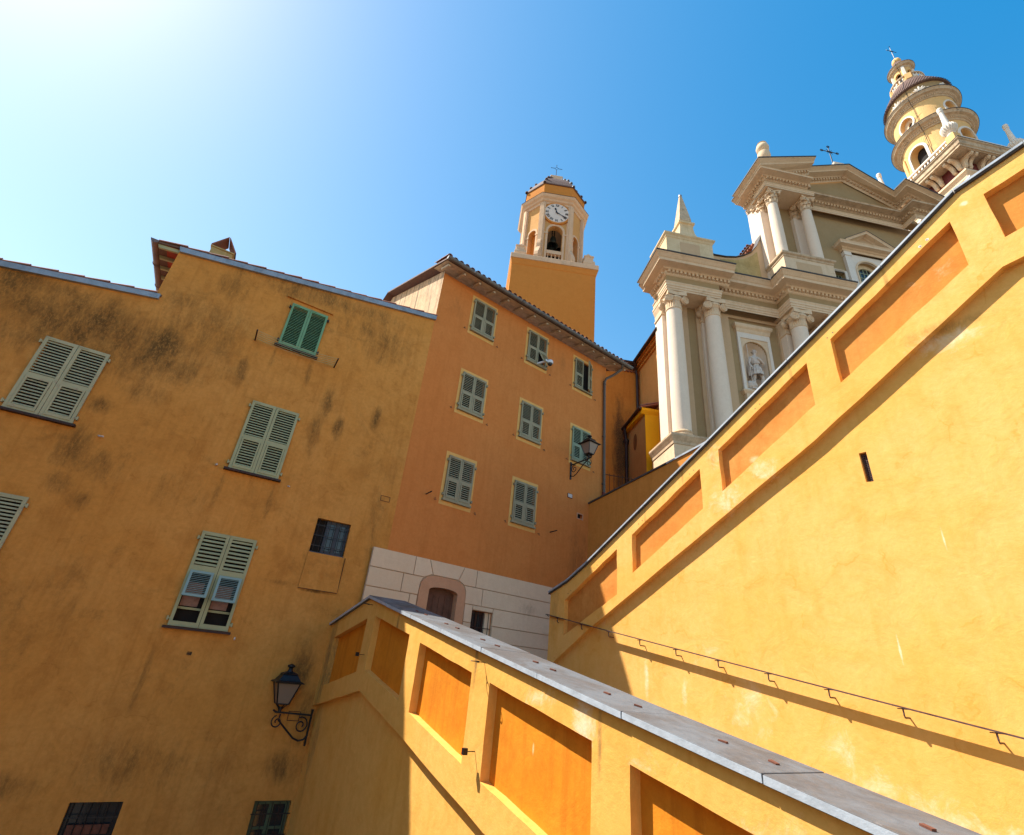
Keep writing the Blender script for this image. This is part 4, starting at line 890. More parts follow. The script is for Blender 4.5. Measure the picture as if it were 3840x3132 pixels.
# clock
ck = MB().prism(circle(TC[0], 23.1, .80, 40), TC[1]-A8-.09, TC[1]-A8); ck.build('clock_rim', 'tower', tw)
dial = MB().prism(circle(TC[0], 23.1, .70, 40), TC[1]-A8-.105, TC[1]-A8-.08).build('clock_dial', 'clockface', tw)
ycl = TC[1]-A8-.112
def bar2(b, p, q, w, y0=ycl-.006, y1=ycl+.003):
    p, q = Vector(p), Vector(q); d = (q-p).normalized(); n_ = Vector((-d.y, d.x))*w/2
    b.prism([tuple(p-n_), tuple(q-n_), tuple(q+n_), tuple(p+n_)], y0, y1)
for h_, s_ in enumerate(['XII', 'I', 'II', 'III', 'IIII', 'V', 'VI', 'VII', 'VIII', 'IX', 'X', 'XI']):
    a = pi/2-h_*pi/6; b = MB(); wid = {'I': .052, 'V': .10, 'X': .10}; tot = sum(wid[c_] for c_ in s_); x = -tot/2
    er = Vector((cos(a), sin(a))); et = Vector((sin(a), -cos(a))); cc_ = Vector((TC[0], 23.1))+er*.565; hh = .085
    def PT(u, v): q = cc_+et*u+er*v; return (q.x, q.y)
    for c_ in s_:
        w = wid[c_]
        if c_ == 'I': bar2(b, PT(x+w/2, -hh), PT(x+w/2, hh), .026)
        elif c_ == 'V': bar2(b, PT(x+.012, hh), PT(x+w/2, -hh), .026); bar2(b, PT(x+w-.012, hh), PT(x+w/2, -hh), .013, ycl-.005, ycl+.002)
        else: bar2(b, PT(x+.012, hh), PT(x+w-.012, -hh), .026); bar2(b, PT(x+w-.012, hh), PT(x+.012, -hh), .013, ycl-.005, ycl+.002)
        x += w
    b.build('numeral', 'black', dial)
b = MB()
def hand(b, ang, L_, w, y):
    er = Vector((cos(ang), sin(ang))); et = Vector((-er.y, er.x)); c_ = Vector((TC[0], 23.1))
    pts = [(-.10, .02), (-.06, .035), (0, .03), (L_*.55, w*.5), (L_*.62, w*1.9), (L_*.72, w*1.2), (L_*.8, w*1.6), (L_, .004)]
    poly = [tuple(c_+er*u+et*v) for u, v in pts]+[tuple(c_+er*u-et*v) for u, v in reversed(pts)]
    b.prism(poly, y, y+.008)
hand(b, pi/2-R_(340), .38, .030, ycl-.025); b.build('hour_hand', 'black', dial)
b = MB(); hand(b, pi/2-R_(121), .62, .022, ycl-.038); b.build('minute_hand', 'black', dial)
# bell, headstock, balustrade
bell = thing('church_bell', 'dark bronze bell hanging in the arch under the clock', 'bell', 'B', TC[0], 1.3, 21)
MB().lathe([(0, 22.16), (.09, 22.16), (.14, 22.10), (.18, 21.95), (.21, 21.75), (.27, 21.6), (.33, 21.52), (.30, 21.50), (.2, 21.65), (0, 21.9)], (TC[0], 1.35), 24).build('bell_body', 'bell', bell, smooth=True)
MB().box(TC[0]-.09, TC[0]-.04, 1.3, 1.4, 22.1, 22.6).box(TC[0]+.04, TC[0]+.09, 1.3, 1.4, 22.1, 22.6).build('hanger', 'iron', bell)
MB().tube([(TC[0], 1.35, 21.9), (TC[0], 1.35, 21.48)], [.02, .05], 8).build('clapper', 'iron', bell)
b = MB(); b.hprism(octa(1.45), 20.3, 20.32); b.build('belfry_floor', 'void', tw)
b = MB(); b.hprism(octa(1.5), 22.75, 22.8); b.build('belfry_ceiling', 'towertrim', tw)
b = MB(); b.box(TC[0]-1.2, TC[0]+1.2, 2.6, 2.7, 20.3, 22.7); b.build('belfry_back', 'void', tw)
bp = [(.05, 0), (.05, .04), (.03, .06), (.03, .12), (.065, .22), (.07, .3), (.05, .42), (.028, .55), (.028, .66), (.05, .68), (.05, .72)]
for k in range(4):
    MB().lathe([(r, z+19.5) for r, z in bp], (TC[0]-.315+.21*k, TC[1]-A8+.1), 12).build('baluster', 'towertrim', tw, smooth=True)
MB().box(TC[0]-.42, TC[0]+.42, TC[1]-A8+.01, TC[1]-A8+.2, 20.22, 20.45).build('balustrade_rail', 'towertrim', tw)
MB().box(TC[0]-.42, TC[0]+.42, TC[1]-A8+.01, TC[1]-A8+.2, 19.25, 19.5).build('balustrade_base', 'towertrim', tw)
MB.zmap = None
# corner pinnacles
for cx, cy in ((.86, .42), (4.55, .42), (.86, 4.1), (4.55, 4.1)):
    b = MB(); b.box(cx-.3, cx+.3, cy-.3, cy+.3, 19.25, 19.35); b.lathe([(.42, 19.35), (.46, 19.55), (.42, 19.7), (.33, 19.78), (.33, 20.02), (.38, 20.04), (.38, 20.1)], (cx, cy), 4, pi/4, pi/4+2*pi)
    b.lathe([(.24, 20.1), (.22, 20.2), (0, 20.5)], (cx, cy), 12); b.build('pinnacle', 'towertrim', tw, bevel=.02)
def cross(fr, x, y, z, H, label, style=0, mat='iron'):
    t_ = thing('iron_cross', label, 'cross', fr, x, y, z)
    b = MB(); h = H; w = H*.26; zc_ = H*.76; r = H*.012
    b.tube([(0, 0, 0), (0, 0, zc_-.1*H)], r*1.3, 6); b.tube([(0, 0, zc_+.1*H), (0, 0, h)], r, 6)
    b.tube([(-w, 0, zc_), (-.09*H, 0, zc_)], r, 6); b.tube([(.09*H, 0, zc_), (w, 0, zc_)], r, 6)
    if style == 0: 
        q = [(0, 0, zc_+.1*H), (.09*H, 0, zc_), (0, 0, zc_-.1*H), (-.09*H, 0, zc_), (0, 0, zc_+.1*H)]; b.tube(q, r, 6)
        for p_ in ((-w, 0, zc_), (w, 0, zc_), (0, 0, h)): b.lathe([(0, -.02*H), (.02*H, 0), (0, .02*H)], (p_[0], 0), 8).move(len(b.v)-24, (0, 0, p_[2]))
    else:
        b.tube([(-.09*H, 0, zc_), (.09*H, 0, zc_)], r*1.6, 6); b.tube([(0, 0, zc_-.1*H), (0, 0, zc_+.1*H)], r, 6)
        if style == 1:
            for c_, d_ in (((-w, zc_), (-1, 0)), ((w, zc_), (1, 0)), ((0, h), (0, 1))):
                b.tube([(c_[0]+.045*H*cos(a), 0, c_[1]+.035*H*sin(a)) for a in [2*pi*k/10 for k in range(11)]], r*.9, 5)
            for a in (pi/4, 3*pi/4, 5*pi/4, 7*pi/4): b.tube([(0, 0, zc_), (.13*H*cos(a), 0, zc_+.13*H*sin(a))], r*.6, 5)
    o = b.build('cross_arms', mat, t_); o.location = (0, 0, 0)
    b = MB(); zb = H*.06
    b.prism([(0, zb), (.34*H, zb-.01*H), (.29*H, zb+.045*H), (.36*H, zb+.09*H), (0, zb+.11*H)], -.006, .006) if style < 2 else b.lathe([(0, -.08), (.05, 0), (0, .08)], (0, 0), 10)
    if style < 2: o = b.build('banner', mat, t_); o.location = (0, 0, 0)
    else: b.move(0, (0, 0, h+.25)); b.tube([(0, 0, h), (0, 0, h+.2)], .012, 6); o = b.build('ball', mat, t_); o.location = (0, 0, 0)
    return t_
MB().lathe([(.0, 28.66), (.12, 28.62), (.17, 28.5), (.15, 28.34)], TC, 16).build('ball', 'zinc', tw, smooth=True)
cross('B', TC[0], TC[1], 28.55, 1.35, 'small iron cross with banner on top of the clock tower', 0)

# ---------------------------------------------------------------- church facade (frame C)
church = thing('church_facade', 'cream baroque church front with paired white columns, olive panels and broken pediment', 'church', 'C', 15, 1, -1)
B = lambda: MB()
XR2 = 33.0
def ped(x0, x1, y0, z0, z1, mat='stone', cap='stonedirty', back=1.5, out=.16, hc=.42):
    MB().box(x0, x1, y0, back, z0, z1-hc).build('pedestal', mat, church)
    MB().sweep([(x0, back), (x0, y0), (x1, y0), (x1, back)], [(0, z1-hc-.02), (.03, z1-hc), (.04, z1-hc+.1), (.10, z1-hc*.5), (out-.02, z1-.14), (out, z1-.1), (out, z1-.02), (0, z1)]).add([(x0-.01, y0-.01, z1-.001), (x1+.01, y0-.01, z1-.001), (x1+.01, back, z1-.001), (x0-.01, back, z1-.001)], [(0, 1, 2, 3)]).build('pedestal_cap', cap, church)
ped(8.30, 11.35, -.5, 4.5, 8.93); ped(14.35, 17.3, -.85, 4.5, 8.93)
# lower wall with bay panel, niche hole
NX0, NX1 = 12.56, 13.78
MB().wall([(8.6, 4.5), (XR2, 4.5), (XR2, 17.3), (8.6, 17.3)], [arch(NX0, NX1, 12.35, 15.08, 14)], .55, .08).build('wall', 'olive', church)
MB().box(8.62, XR2, .7, .75, 4.5, 17.3).build('wall_back', 'olive', church) if False else None
b = MB(); b.box(9.35, 9.86, .45, .56, 8.9, 16.45); b.box(10.30, 10.48, .45, .56, 8.9, 16.45); b.box(11.35, 11.98, .45, .56, 8.9, 16.45); b.box(14.52, 14.9, .45, .56, 8.9, 16.45); b.box(11.98, 14.52, .452, .56, 16.28, 16.45); b.build('pilaster_strip', 'tan', church)
for x0, x1, y0, y1 in ((8.5, 9.32, .30, 1.05), (10.48, 11.33, .30, .55), (14.62, 15.45, .05, .55), (16.4, 17.2, .05, .55)):
    MB().box(x0, x1, y0, y1, 8.93, 15.55).build('pilaster', 'column', church)
    MB().sweep([(x0, y1), (x0, y0), (x1, y0), (x1, y1)], [(0, 15.5), (.05, 15.53), (.05, 15.6), (0, 15.62), (.01, 15.9), (.08, 16.1), (.1, 16.2), (.12, 16.22), (.12, 16.32), (0, 16.45)]).build('pilaster_capital', 'stone', church)
def volute(b, c, r, ang=0, t_=.09):
    """scroll disc facing -y (rotated by ang about z)"""
    i0 = len(b.v); n = 20
    b.prism([(r*cos(2*pi*k/n), r*sin(2*pi*k/n)) for k in range(n)], -t_, t_)
    b.tube([((r*.93*(1-.85*k/30))*cos(2.4*2*pi*k/30), -t_-.006, (r*.93*(1-.85*k/30))*sin(2.4*2*pi*k/30)) for k in range(31)], r*.085, 6)
    b.rot(i0, ang, 'Z', (0, 0, 0)); b.move(i0, c)
def ionic(x, y, r0, r1, z0, z1, zc, parent):
    col = MB().lathe([(r0, z0), (r0, z0+(z1-z0)*.3)] + [(r0-(r0-r1)*((k/8)**1.3), z0+(z1-z0)*(.3+.7*k/8)) for k in range(1, 9)], (x, y), 40).build('column_shaft', 'column', parent, smooth=True)
    MB().lathe([(r0*1.25, z0-.3), (r0*1.3, z0-.24), (r0*1.25, z0-.18), (r0*1.08, z0-.14), (r0*1.08, z0-.1), (r0*1.16, z0-.06), (r0*1.1, z0), (r0, z0+.03)], (x, y), 40).box(x-r0*1.32, x+r0*1.32, y-r0*1.32, y+r0*1.32, z0-.36, z0-.3).build('column_base', 'stonedirty', parent, smooth=True)
    h = zc-z1; b = MB()
    b.lathe([(r1, z1-.03), (r1*1.1, z1), (r1*1.1, z1+.05), (r1*1.0, z1+.07)], (x, y), 36)
    b.lathe([(r1*1.0, z1+.06), (r1*1.04, z1+h*.45)], (x, y), 96, flute=24, fl_amp=.035)
    b.lathe([(r1*1.05, z1+h*.45), (r1*1.3, z1+h*.6), (r1*1.25, z1+h*.72)], (x, y), 36)
    for k in range(20):
        a = 2*pi*k/20; b.lathe([(0, -.06), (.035, -.03), (.04, .02), (.0, .05)], (0, 0), 6).move(len(b.v)-24, (x+r1*1.28*cos(a), y+r1*1.28*sin(a), z1+h*.62))
    q = r1*1.34
    b.hprism([(x-q, y-q), (x, y-q*.88), (x+q, y-q), (x+q*.88, y), (x+q, y+q), (x, y+q*.88), (x-q, y+q), (x-q*.88, y)], z1+h*.76, zc)
    for sx in (-1, 1):
        volute(b, (x+sx*r1*1.14, y-r1*1.02, z1+h*.52), h*.22, sx*R_(20), .06); volute(b, (x+sx*r1*1.14, y+r1*1.02, z1+h*.52), h*.22, -sx*R_(20), .06)
    b.build('capital', 'stone', parent)
ionic(8.95, 0, .38, .345, 9.26, 15.56, 16.45, church); ionic(10.86, 0, .38, .345, 9.26, 15.56, 16.45, church)
ionic(15.0, -.35, .38, .345, 9.26, 15.56, 16.45, church); ionic(16.8, -.35, .38, .345, 9.26, 15.56, 16.45, church)
for x0, x1, y0 in ((8.45, 11.13, -.44), (14.45, 17.2, -.79)): MB().box(x0+.02, x1-.02, y0+.02, .56, 16.452, 16.6).build('entablature_soffit', 'stone', church)
ARCH = [(0, 16.45), (0, 16.56), (.025, 16.562), (.025, 16.68), (.05, 16.682), (.05, 16.80), (.09, 16.86), (.09, 16.90), (-.05, 16.92)]
pathA = [(8.6, 1.3), (8.6, .35), (8.45, .35), (8.45, -.45), (11.13, -.45), (11.13, .07), (14.45, .07), (14.45, -.8), (17.2, -.8), (17.2, .07), (XR2, .07)]
MB().sweep(pathA, ARCH).build('architrave', 'stone', church)
MB().sweep(pathA, [(-.02, 16.90), (-.02, 17.40)]).build('frieze', 'olive', church)
COR = [(-.03, 17.32), (.03, 17.36), (.06, 17.42), (.06, 17.44), (.06, 17.55), (.17, 17.57), (.2, 17.62), (.24, 17.64), (.56, 17.66), (.57, 17.80), (.61, 17.83), (.70, 17.94), (.75, 17.98), (.75, 18.02), (0, 18.10)]
pathC1 = [(8.6, 1.3), (8.6, .35), (8.45, .35), (8.45, -.45), (11.62, -.45)]
pathC2 = [(11.0, .07), (14.45, .07), (14.45, -.8), (17.62, -.8)]
pathC3 = [(17.1, .07), (XR2, .07)]
for p_ in (pathC1, pathC2, pathC3):
    MB().sweep(p_, COR).build('cornice', 'stone', church)
    MB().sweep(p_, [(.745, 18.021), (.785, 18.022), (.785, 18.085), (0, 18.15)]).build('cornice_lead', 'lead', church)
def dentils(path, out, z0, z1, w=.075, gap=.055, d=.10, parent=church, name='dentil_row', mat='stone'):
    b = MB()
    for (p, q) in zip(path, path[1:]):
        P3 = Vector((p[0], p[1], p[2] if len(p) > 2 else 0)); Q3 = Vector((q[0], q[1], q[2] if len(q) > 2 else 0))
        d2 = Vector((Q3.x-P3.x, Q3.y-P3.y)); L_ = d2.length
        if L_ < .3: continue
        u = d2/L_; n_ = Vector((u.y, -u.x)); k = int(L_/(w+gap))
        for i in range(-0, k+1):
            s_ = i*(w+gap)+gap/2; 
            if s_+w > L_+.06: break
            zz = P3.z+(Q3.z-P3.z)*s_/L_
            a = Vector((P3.x, P3.y))+u*s_+n_*(out-.01); e = a+u*w; f = e+n_*d; g = a+n_*d
            b.hprism([tuple(a), tuple(e), tuple(f), tuple(g)], zz+z0, zz+z1)
    b.build(name, mat, parent, kind='stuff')
for p_ in (pathC1, pathC2, pathC3): dentils(p_, .06, 17.42, 17.565, .10, .10, .12)
# attic pedestal, obelisk
MB().box(8.56, 10.98, -.5, 1.2, 18.0, 19.85).box(8.34, 8.9, .1, 1.5, 18.0, 19.2).build('attic_block', 'attic', church)
MB().sweep([(8.56, 1.2), (8.56, -.5), (10.98, -.5), (10.98, 1.2)], [(0, 19.8), (.03, 19.84), (.05, 19.92), (.12, 20.0), (.12, 20.08), (0, 20.13)]).add([(8.5, -.5, 20.12), (11.0, -.5, 20.12), (11.0, 1.2, 20.12), (8.5, 1.2, 20.12)], [(0, 1, 2, 3)]).sweep([(8.34, 1.5), (8.34, .1), (8.9, .1)], [(0, 19.15), (.04, 19.2), (.1, 19.3), (.1, 19.36), (0, 19.42)]).build('attic_cap', 'attic', church)
MB().box(9.27, 10.28, -.512, -.49, 18.4, 19.62).build('attic_panel', 'tan', church)
ob = MB(); s2 = math.sqrt(2)
ob.lathe([(s2*w, z) for w, z in ((.74, 20.1), (.66, 20.2), (.5, 20.5), (.40, 20.9), (.36, 21.3), (.37, 21.5), (.44, 21.55), (.44, 21.66), (.34, 21.72), (.34, 21.8))], (9.95, .3), 4, pi/4, pi/4+2*pi); ob.build('obelisk_pedestal', 'attic', church)
MB().lathe([(s2*w, z) for w, z in ((.26, 21.8), (.32, 21.86), (.32, 21.98), (.06, 24.05), (.0, 24.08))], (9.95, .3), 4, pi/4, pi/4+2*pi).build('obelisk', 'stonedirty', church)
MB().lathe([(0, 24.0), (.09, 24.05), (.1, 24.13), (.06, 24.2), (0, 24.22)], (9.95, .3), 12).build('obelisk_ball', 'zinc', church, smooth=True)
# scroll wall
cur = [(14.62, 23.0), (14.58, 22.6), (14.45, 22.1), (14.2, 21.55), (13.85, 21.05), (13.4, 20.7), (12.9, 20.45), (12.3, 20.32), (11.7, 20.3), (10.9, 20.42)]
MB().prism([(10.9, 18.0), (14.62, 18.0)] + cur, .5, .85).build('scroll_wall', 'tan', church)
cur2 = [(x*1.0-.0+(-.12 if i < 5 else 0), z-.14) for i, (x, z) in enumerate(cur)]
MB().prism([(12.0, 18.0), (14.2, 18.0)] + [(14.2, 21.2), (13.85, 20.82), (13.4, 20.5), (12.9, 20.28), (12.0, 20.12)], .47, .51).build('scroll_panel', 'scroll', church)
b = MB(); n_ = len(cur)
b.add([(x, y, z+.02) for y in (.42, .93) for x, z in cur] + [(x, y, z+.06) for y in (.42, .93) for x, z in cur], [(i, i+1, n_+i+1, n_+i) for i in range(n_-1)] + [(2*n_+i, 2*n_+i+1, 3*n_+i+1, 3*n_+i) for i in range(n_-1)] + [(i, i+1, 2*n_+i+1, 2*n_+i) for i in range(n_-1)]); b.build('scroll_lead', 'lead', church)
# upper storey
ped(14.62, 17.35, -.78, 18.0, 20.08, 'stone', 'stonedirty', .5, .12, .28)
MB().box(15.25, 16.62, -.79, -.77, 18.5, 19.55).build('pedestal_panel', 'tan', church)
WINU = arch(19.92, 21.45, 18.6, 21.85, 14); WSQ = rect(18.1, 19.12, 19.2, 20.75)
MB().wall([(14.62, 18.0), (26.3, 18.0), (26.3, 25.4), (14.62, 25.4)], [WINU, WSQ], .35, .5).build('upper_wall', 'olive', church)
MB().box(14.6, 14.66, .36, 1.2, 18, 25.2).build('side_return', 'column', church)
for x0, x1, y0, y1 in ((14.55, 15.35, .12, 1.0), (16.55, 17.35, .12, .36)):
    MB().box(x0, x1, y0, y1, 20.0, 24.05).build('pilaster', 'column', church)
MB().box(15.35, 15.75, .25, .36, 20.0, 24.9).build('pilaster_strip', 'tan', church)
MB().box(17.36, 19.1, .30, .36, 20.75, 20.95).build('string_course', 'stone', church)
def corinthian(b, x, y, r, z0, z1, square=False):
    h = z1-z0; b.lathe([(r*1.08, z0), (r*1.12, z0+.04), (r, z0+.07), (r*1.02, z0+h*.5), (r*1.35, z0+h*.86)], (x, y), 24)
    for row, (zz, hh, rr, n) in enumerate(((.08, .34, 1.05, 8), (.36, .36, 1.12, 8))):
        for k in range(n):
            a = 2*pi*(k+.5*row)/n; ca, sa = cos(a), sin(a); w = r*.36
            pr = [(rr*r, zz*h), (rr*r*1.03, (zz+hh*.5)*h), (rr*r*1.22, (zz+hh)*h), (rr*r*1.4, (zz+hh*.92)*h), (rr*r*1.42, (zz+hh*.75)*h)]
            vs_ = []
            for s_ in (-1, 0, 1):
                for o, dz in pr: vs_.append((x+ca*(o+(0.03 if s_ == 0 else 0))-sa*s_*w, y+sa*(o+(.03 if s_ == 0 else 0))+ca*s_*w, z0+dz))
            b.add(vs_, [(j*5+i, j*5+i+1, (j+1)*5+i+1, (j+1)*5+i) for j in range(2) for i in range(4)])
    for sx in (-1, 1):
        for sy in (-1, 1):
            c_ = (x+sx*r*1.25, y+sy*r*1.25, z0+h*.78); volute(b, c_, h*.13, R_(45)*sx*(-sy), .05)
    q = r*1.6; b.hprism([(x-q, y-q), (x, y-q*.8), (x+q, y-q), (x+q*.8, y), (x+q, y+q), (x, y+q*.8), (x-q, y+q), (x-q*.8, y)], z0+h*.88, z1)
for x in (14.98, 16.98):
    MB().lathe([(.285, 20.32), (.285, 21.5), (.28, 22.5), (.265, 23.5), (.25, 24.06)], (x, -.35), 36).build('column_shaft', 'column', church, smooth=True)
    MB().lathe([(.36, 20.08), (.38, 20.14), (.35, 20.2), (.3, 20.24), (.33, 20.29), (.29, 20.34)], (x, -.35), 36).build('column_base', 'stonedirty', church, smooth=True)
    b = MB(); corinthian(b, x, -.35, .25, 24.05, 24.93); b.build('capital', 'stone', church)
    b = MB(); corinthian(b, x-.05, .38, .27, 24.0, 24.93); b.build('pilaster_capital', 'stone', church)
MB().box(14.42, 17.3, -.78, .5, 24.952, 25.1).build('entablature_soffit', 'stone', church)
pathU = [(14.55, 1.2), (14.55, .2), (14.42, .2), (14.42, -.8), (17.32, -.8), (17.32, 0), (23.6, 0), (23.6, -.8), (27, -.8)]
MB().sweep(pathU, [(0, 24.95), (0, 25.05), (.02, 25.052), (.02, 25.15), (.06, 25.2), (.06, 25.23), (-.05, 25.25)]).build('architrave', 'stone', church)
MB().sweep(pathU, [(-.02, 25.23), (-.02, 25.45)]).build('frieze', 'olive', church)
CU = [(-.03, 25.38), (.03, 25.42), (.06, 25.46), (.06, 25.56), (.16, 25.58), (.2, 25.62), (.52, 25.64), (.53, 25.72), (.56, 25.74), (.0, 25.8)]
for p_ in ([(14.55, 1.2), (14.55, .2), (14.42, .2), (14.42, -.8), (17.0, -.8)], [(17.2, 0), (23.6, 0), (23.6, -.8), (27, -.8)]):
    MB().sweep(p_, CU).build('cornice', 'stone' if p_[0][0] < 15 else 'stonedirty', church); dentils(p_, .06, 25.44, 25.575, .095, .095, .12)
RK = [(0, -.48), (.04, -.42), (.06, -.36), (.06, -.26), (.17, -.24), (.2, -.19), (.55, -.17), (.56, -.09), (.60, -.06), (.69, .0), (.75, .03), (.75, .06), (0, .1)]
pr1 = [(14.55, 1.3, 25.95), (14.55, .2, 25.95), (14.42, .2, 25.95), (14.42, -.8, 25.95), (17.32, -.8, 27.22)]
pr2 = [(17.0, 0, 27.32), (20.35, 0, 28.6), (23.6, 0, 27.02), (23.6, -.8, 27.02), (27.4, -.8, 25.2)]
for p_ in (pr1, pr2):
    MB().sweep(p_, RK).build('raking_cornice', 'stone', church); MB().sweep(p_, [(.745, .061), (.785, .062), (.785, .12), (0, .15)]).build('cornice_lead', 'lead', church)
dentils(pr1[3:], .06, -.38, -.25, .095, .095, .12); dentils(pr2, .06, -.38, -.25, .095, .095, .12)
MB().prism([(14.5, 25.7), (17.3, 25.7), (17.3, 26.9), (14.6, 25.8)], -.76, .3).build('tympanum_block', 'tan', church)
MB().prism([(17.3, 25.7), (25, 25.7), (23.6, 26.9), (20.35, 28.5), (17.3, 27.3)], .06, .5).build('tympanum', 'olive', church)
MB().prism([(14.6, 25.8), (17.3, 27.1), (20.35, 28.5), (27, 25.4), (27, 18), (14.7, 18)], .9, 1.2).build('gable_back', 'tan', church)
# aedicule window and square window
b = MB()
for x0 in (19.3, 21.72): b.box(x0, x0+.36, .18, .36, 18.0, 22.1); b.box(x0-.04, x0+.40, .14, .36, 22.0, 22.28)
b.wall([(19.66, 18.6), (21.72, 18.6), (21.72, 22.25), (19.66, 22.25)], [WINU], .27, .08); b.build('window_surround', 'white', church)
MB().wall(arch(19.82, 21.55, 18.6, 21.96, 14), [WINU], .24, .05, back=.03).build('arch_moulding', 'stone', church)
AP = [(0, 22.28), (.03, 22.3), (.03, 22.42), (.1, 22.45), (.13, 22.5), (.34, 22.52), (.35, 22.62), (.40, 22.7), (0, 22.74)]
MB().sweep([(19.22, .36), (19.22, .16), (22.16, .16), (22.16, .36)], AP).build('window_cornice', 'stone', church)
RA = [(0, -.2), (.08, -.16), (.12, -.12), (.34, -.10), (.35, -.02), (.40, .04), (0, .1)]
MB().sweep([(19.22, .16, 22.78), (20.69, .16, 23.72), (22.16, .16, 22.78)], RA).build('window_pediment', 'stone', church)
MB().sweep([(19.22, .16, 22.78), (20.69, .16, 23.72), (22.16, .16, 22.78)], [(.395, .041), (.42, .042), (.42, .07), (0, .13)]).build('pediment_lead', 'lead', church)
MB().prism([(19.4, 22.7), (21.98, 22.7), (20.69, 23.55)], .12, .3).build('pediment_panel', 'tan', church)
def gridwin(poly, x0, x1, z0, z1, y, nx, nz, mat, parent):
    b = MB(); f = .035
    for i in range(nx+1): x = x0+(x1-x0)*i/nx; w = f if i in (0, nx) else f*.5; b.box(x-w, x+w, y-.02, y+.02, z0, z1 if i in (0, nx) else z1)
    for j in range(nz+1): z = z0+(z1-z0)*j/nz; w = f if j in (0, nz) else f*.5; b.box(x0, x1, y-.018, y+.018, z-w, z+w)
    o = b.build('window_frame', mat, parent); MB().prism(poly, y+.004, y+.012).build('window_pane', 'glass', o); return o
b = MB().wall(rect(19.9, 21.5, 18.5, 21.9), [arch(20.12, 21.25, 18.6, 21.6, 14)], .50, .06); b.build('window_reveal', 'attic', church)
gridwin(arch(20.12, 21.25, 18.6, 21.6, 14), 20.12, 21.25, 18.6, 21.6, .57, 5, 9, 'shut_m2', church)
gridwin(rect(18.1, 19.12, 19.2, 20.75), 18.1, 19.12, 19.2, 20.75, .57, 5, 6, 'shut_m2', church)
b = MB().wall(rect(17.95, 19.27, 19.1, 20.9), [WSQ], .30, .05, back=.05); b.build('window_surround', 'white', church)
# niche and statue
b = MB(); cx = (NX0+NX1)/2; rr = (NX1-NX0)/2; zs = 15.08-rr
b.lathe([(rr, 12.35), (rr, zs)] + [(rr*cos(pi/2*k/8), zs+rr*sin(pi/2*k/8)) for k in range(1, 9)], (cx, .60), 24, 0, pi); b.hprism([(cx-rr, .55), (cx+rr, .55)] + [(cx+rr*cos(pi*k/12), .6+rr*sin(pi*k/12)) for k in range(13)], 12.25, 12.35); b.build('niche', 'column', church, smooth=True)
MB().wall(rect(12.34, 14.02, 12.2, 15.5), [rect(12.48, 13.88, 12.35, 15.2)], .46, .04, back=.09).build('niche_frame', 'white', church)
MB().wall(rect(12.48, 13.88, 12.35, 15.2), [arch(NX0, NX1, 12.35, 15.08, 14)], .50, .06).build('niche_spandrel', 'stone', church)
MB().sweep([(12.34, .55), (12.34, .46), (14.02, .46), (14.02, .55)], [(0, 15.5), (.03, 15.55), (.05, 15.7), (.12, 15.78), (.14, 15.88), (.14, 15.95), (0, 16.0)]).build('niche_cornice', 'stone', church)
b = MB(); b.sweep([(12.3, .55), (12.3, .42), (14.06, .42), (14.06, .55)], [(0, 12.0), (.06, 12.08), (.1, 12.14), (.1, 12.2), (0, 12.24)])
for x in (12.45, 13.78): b.box(x-.12, x+.12, .35, .56, 11.6, 12.0); volute(b, (x, .4, 11.62), .12, 0, .1)
b.build('niche_sill', 'stone', church)

st = thing('statue', 'pale marble statue of an armoured soldier saint standing in the wall niche', 'statue', 'C', cx, .62, 12.36)
def skinfig(name, verts, edges, radii, mat, parent, sub=2):
    me = bpy.data.meshes.new(name); me.from_pydata(verts, edges, []); o = bpy.data.objects.new(name, me); COL.objects.link(o); o.parent = parent
    md = o.modifiers.new('skin', 'SKIN'); md.use_smooth_shade = True
    if not me.skin_vertices: me.attributes.new
    sk = me.skin_vertices[0].data if me.skin_vertices else None
    if sk:
        for i, r in enumerate(radii): sk[i].radius = (r, r) if not isinstance(r, tuple) else r
        sk[0].use_root = True
    s_ = o.modifiers.new('sub', 'SUBSURF'); s_.levels = sub; s_.render_levels = sub
    me.materials.append(M[mat]); return o
H = 1.0
V_ = [(0, 0, 1.22), (.0, -.01, 1.42), (.0, -.01, 1.66), (.01, -.01, 1.92), (.01, -.01, 2.02), (.01, -.02, 2.12), (.02, -.04, 2.24), (.02, -.03, 2.36),   # 0 pelvis..head
      (-.13, 0, 1.16), (-.16, -.04, .78), (-.17, .0, .70), (-.18, .02, .34), (-.19, .03, .10), (-.20, -.12, .04),    # left leg 8-13
      (.13, 0, 1.16), (.20, -.12, .80), (.205, -.12, .70), (.19, -.02, .36), (.185, .02, .10), (.22, -.14, .04),          # right leg 14-19
      (-.23, 0, 1.88), (-.34, -.03, 1.60), (-.36, -.05, 1.52), (-.36, -.18, 1.26), (-.36, -.24, 1.16),                   # arm down 20-24
      (.24, 0, 1.88), (.36, -.06, 1.62), (.34, -.12, 1.55), (.14, -.24, 1.66), (.04, -.25, 1.70)]                          # arm across chest 25-29
E_ = [(0, 1), (1, 2), (2, 3), (3, 4), (4, 5), (5, 6), (6, 7), (0, 8), (8, 9), (9, 10), (10, 11), (11, 12), (12, 13), (0, 14), (14, 15), (15, 16), (16, 17), (17, 18), (18, 19), (3, 20), (20, 21), (21, 22), (22, 23), (23, 24), (3, 25), (25, 26), (26, 27), (27, 28), (28, 29)]
Rr = [.17, .15, .19, .16, .07, .075, .115, .09, .13, .085, .08, .085, .05, .05, .13, .085, .08, .085, .05, .05, .09, .07, .06, .05, .045, .09, .07, .06, .05, .045]
body = skinfig('body', V_, E_, Rr, 'statue', st)
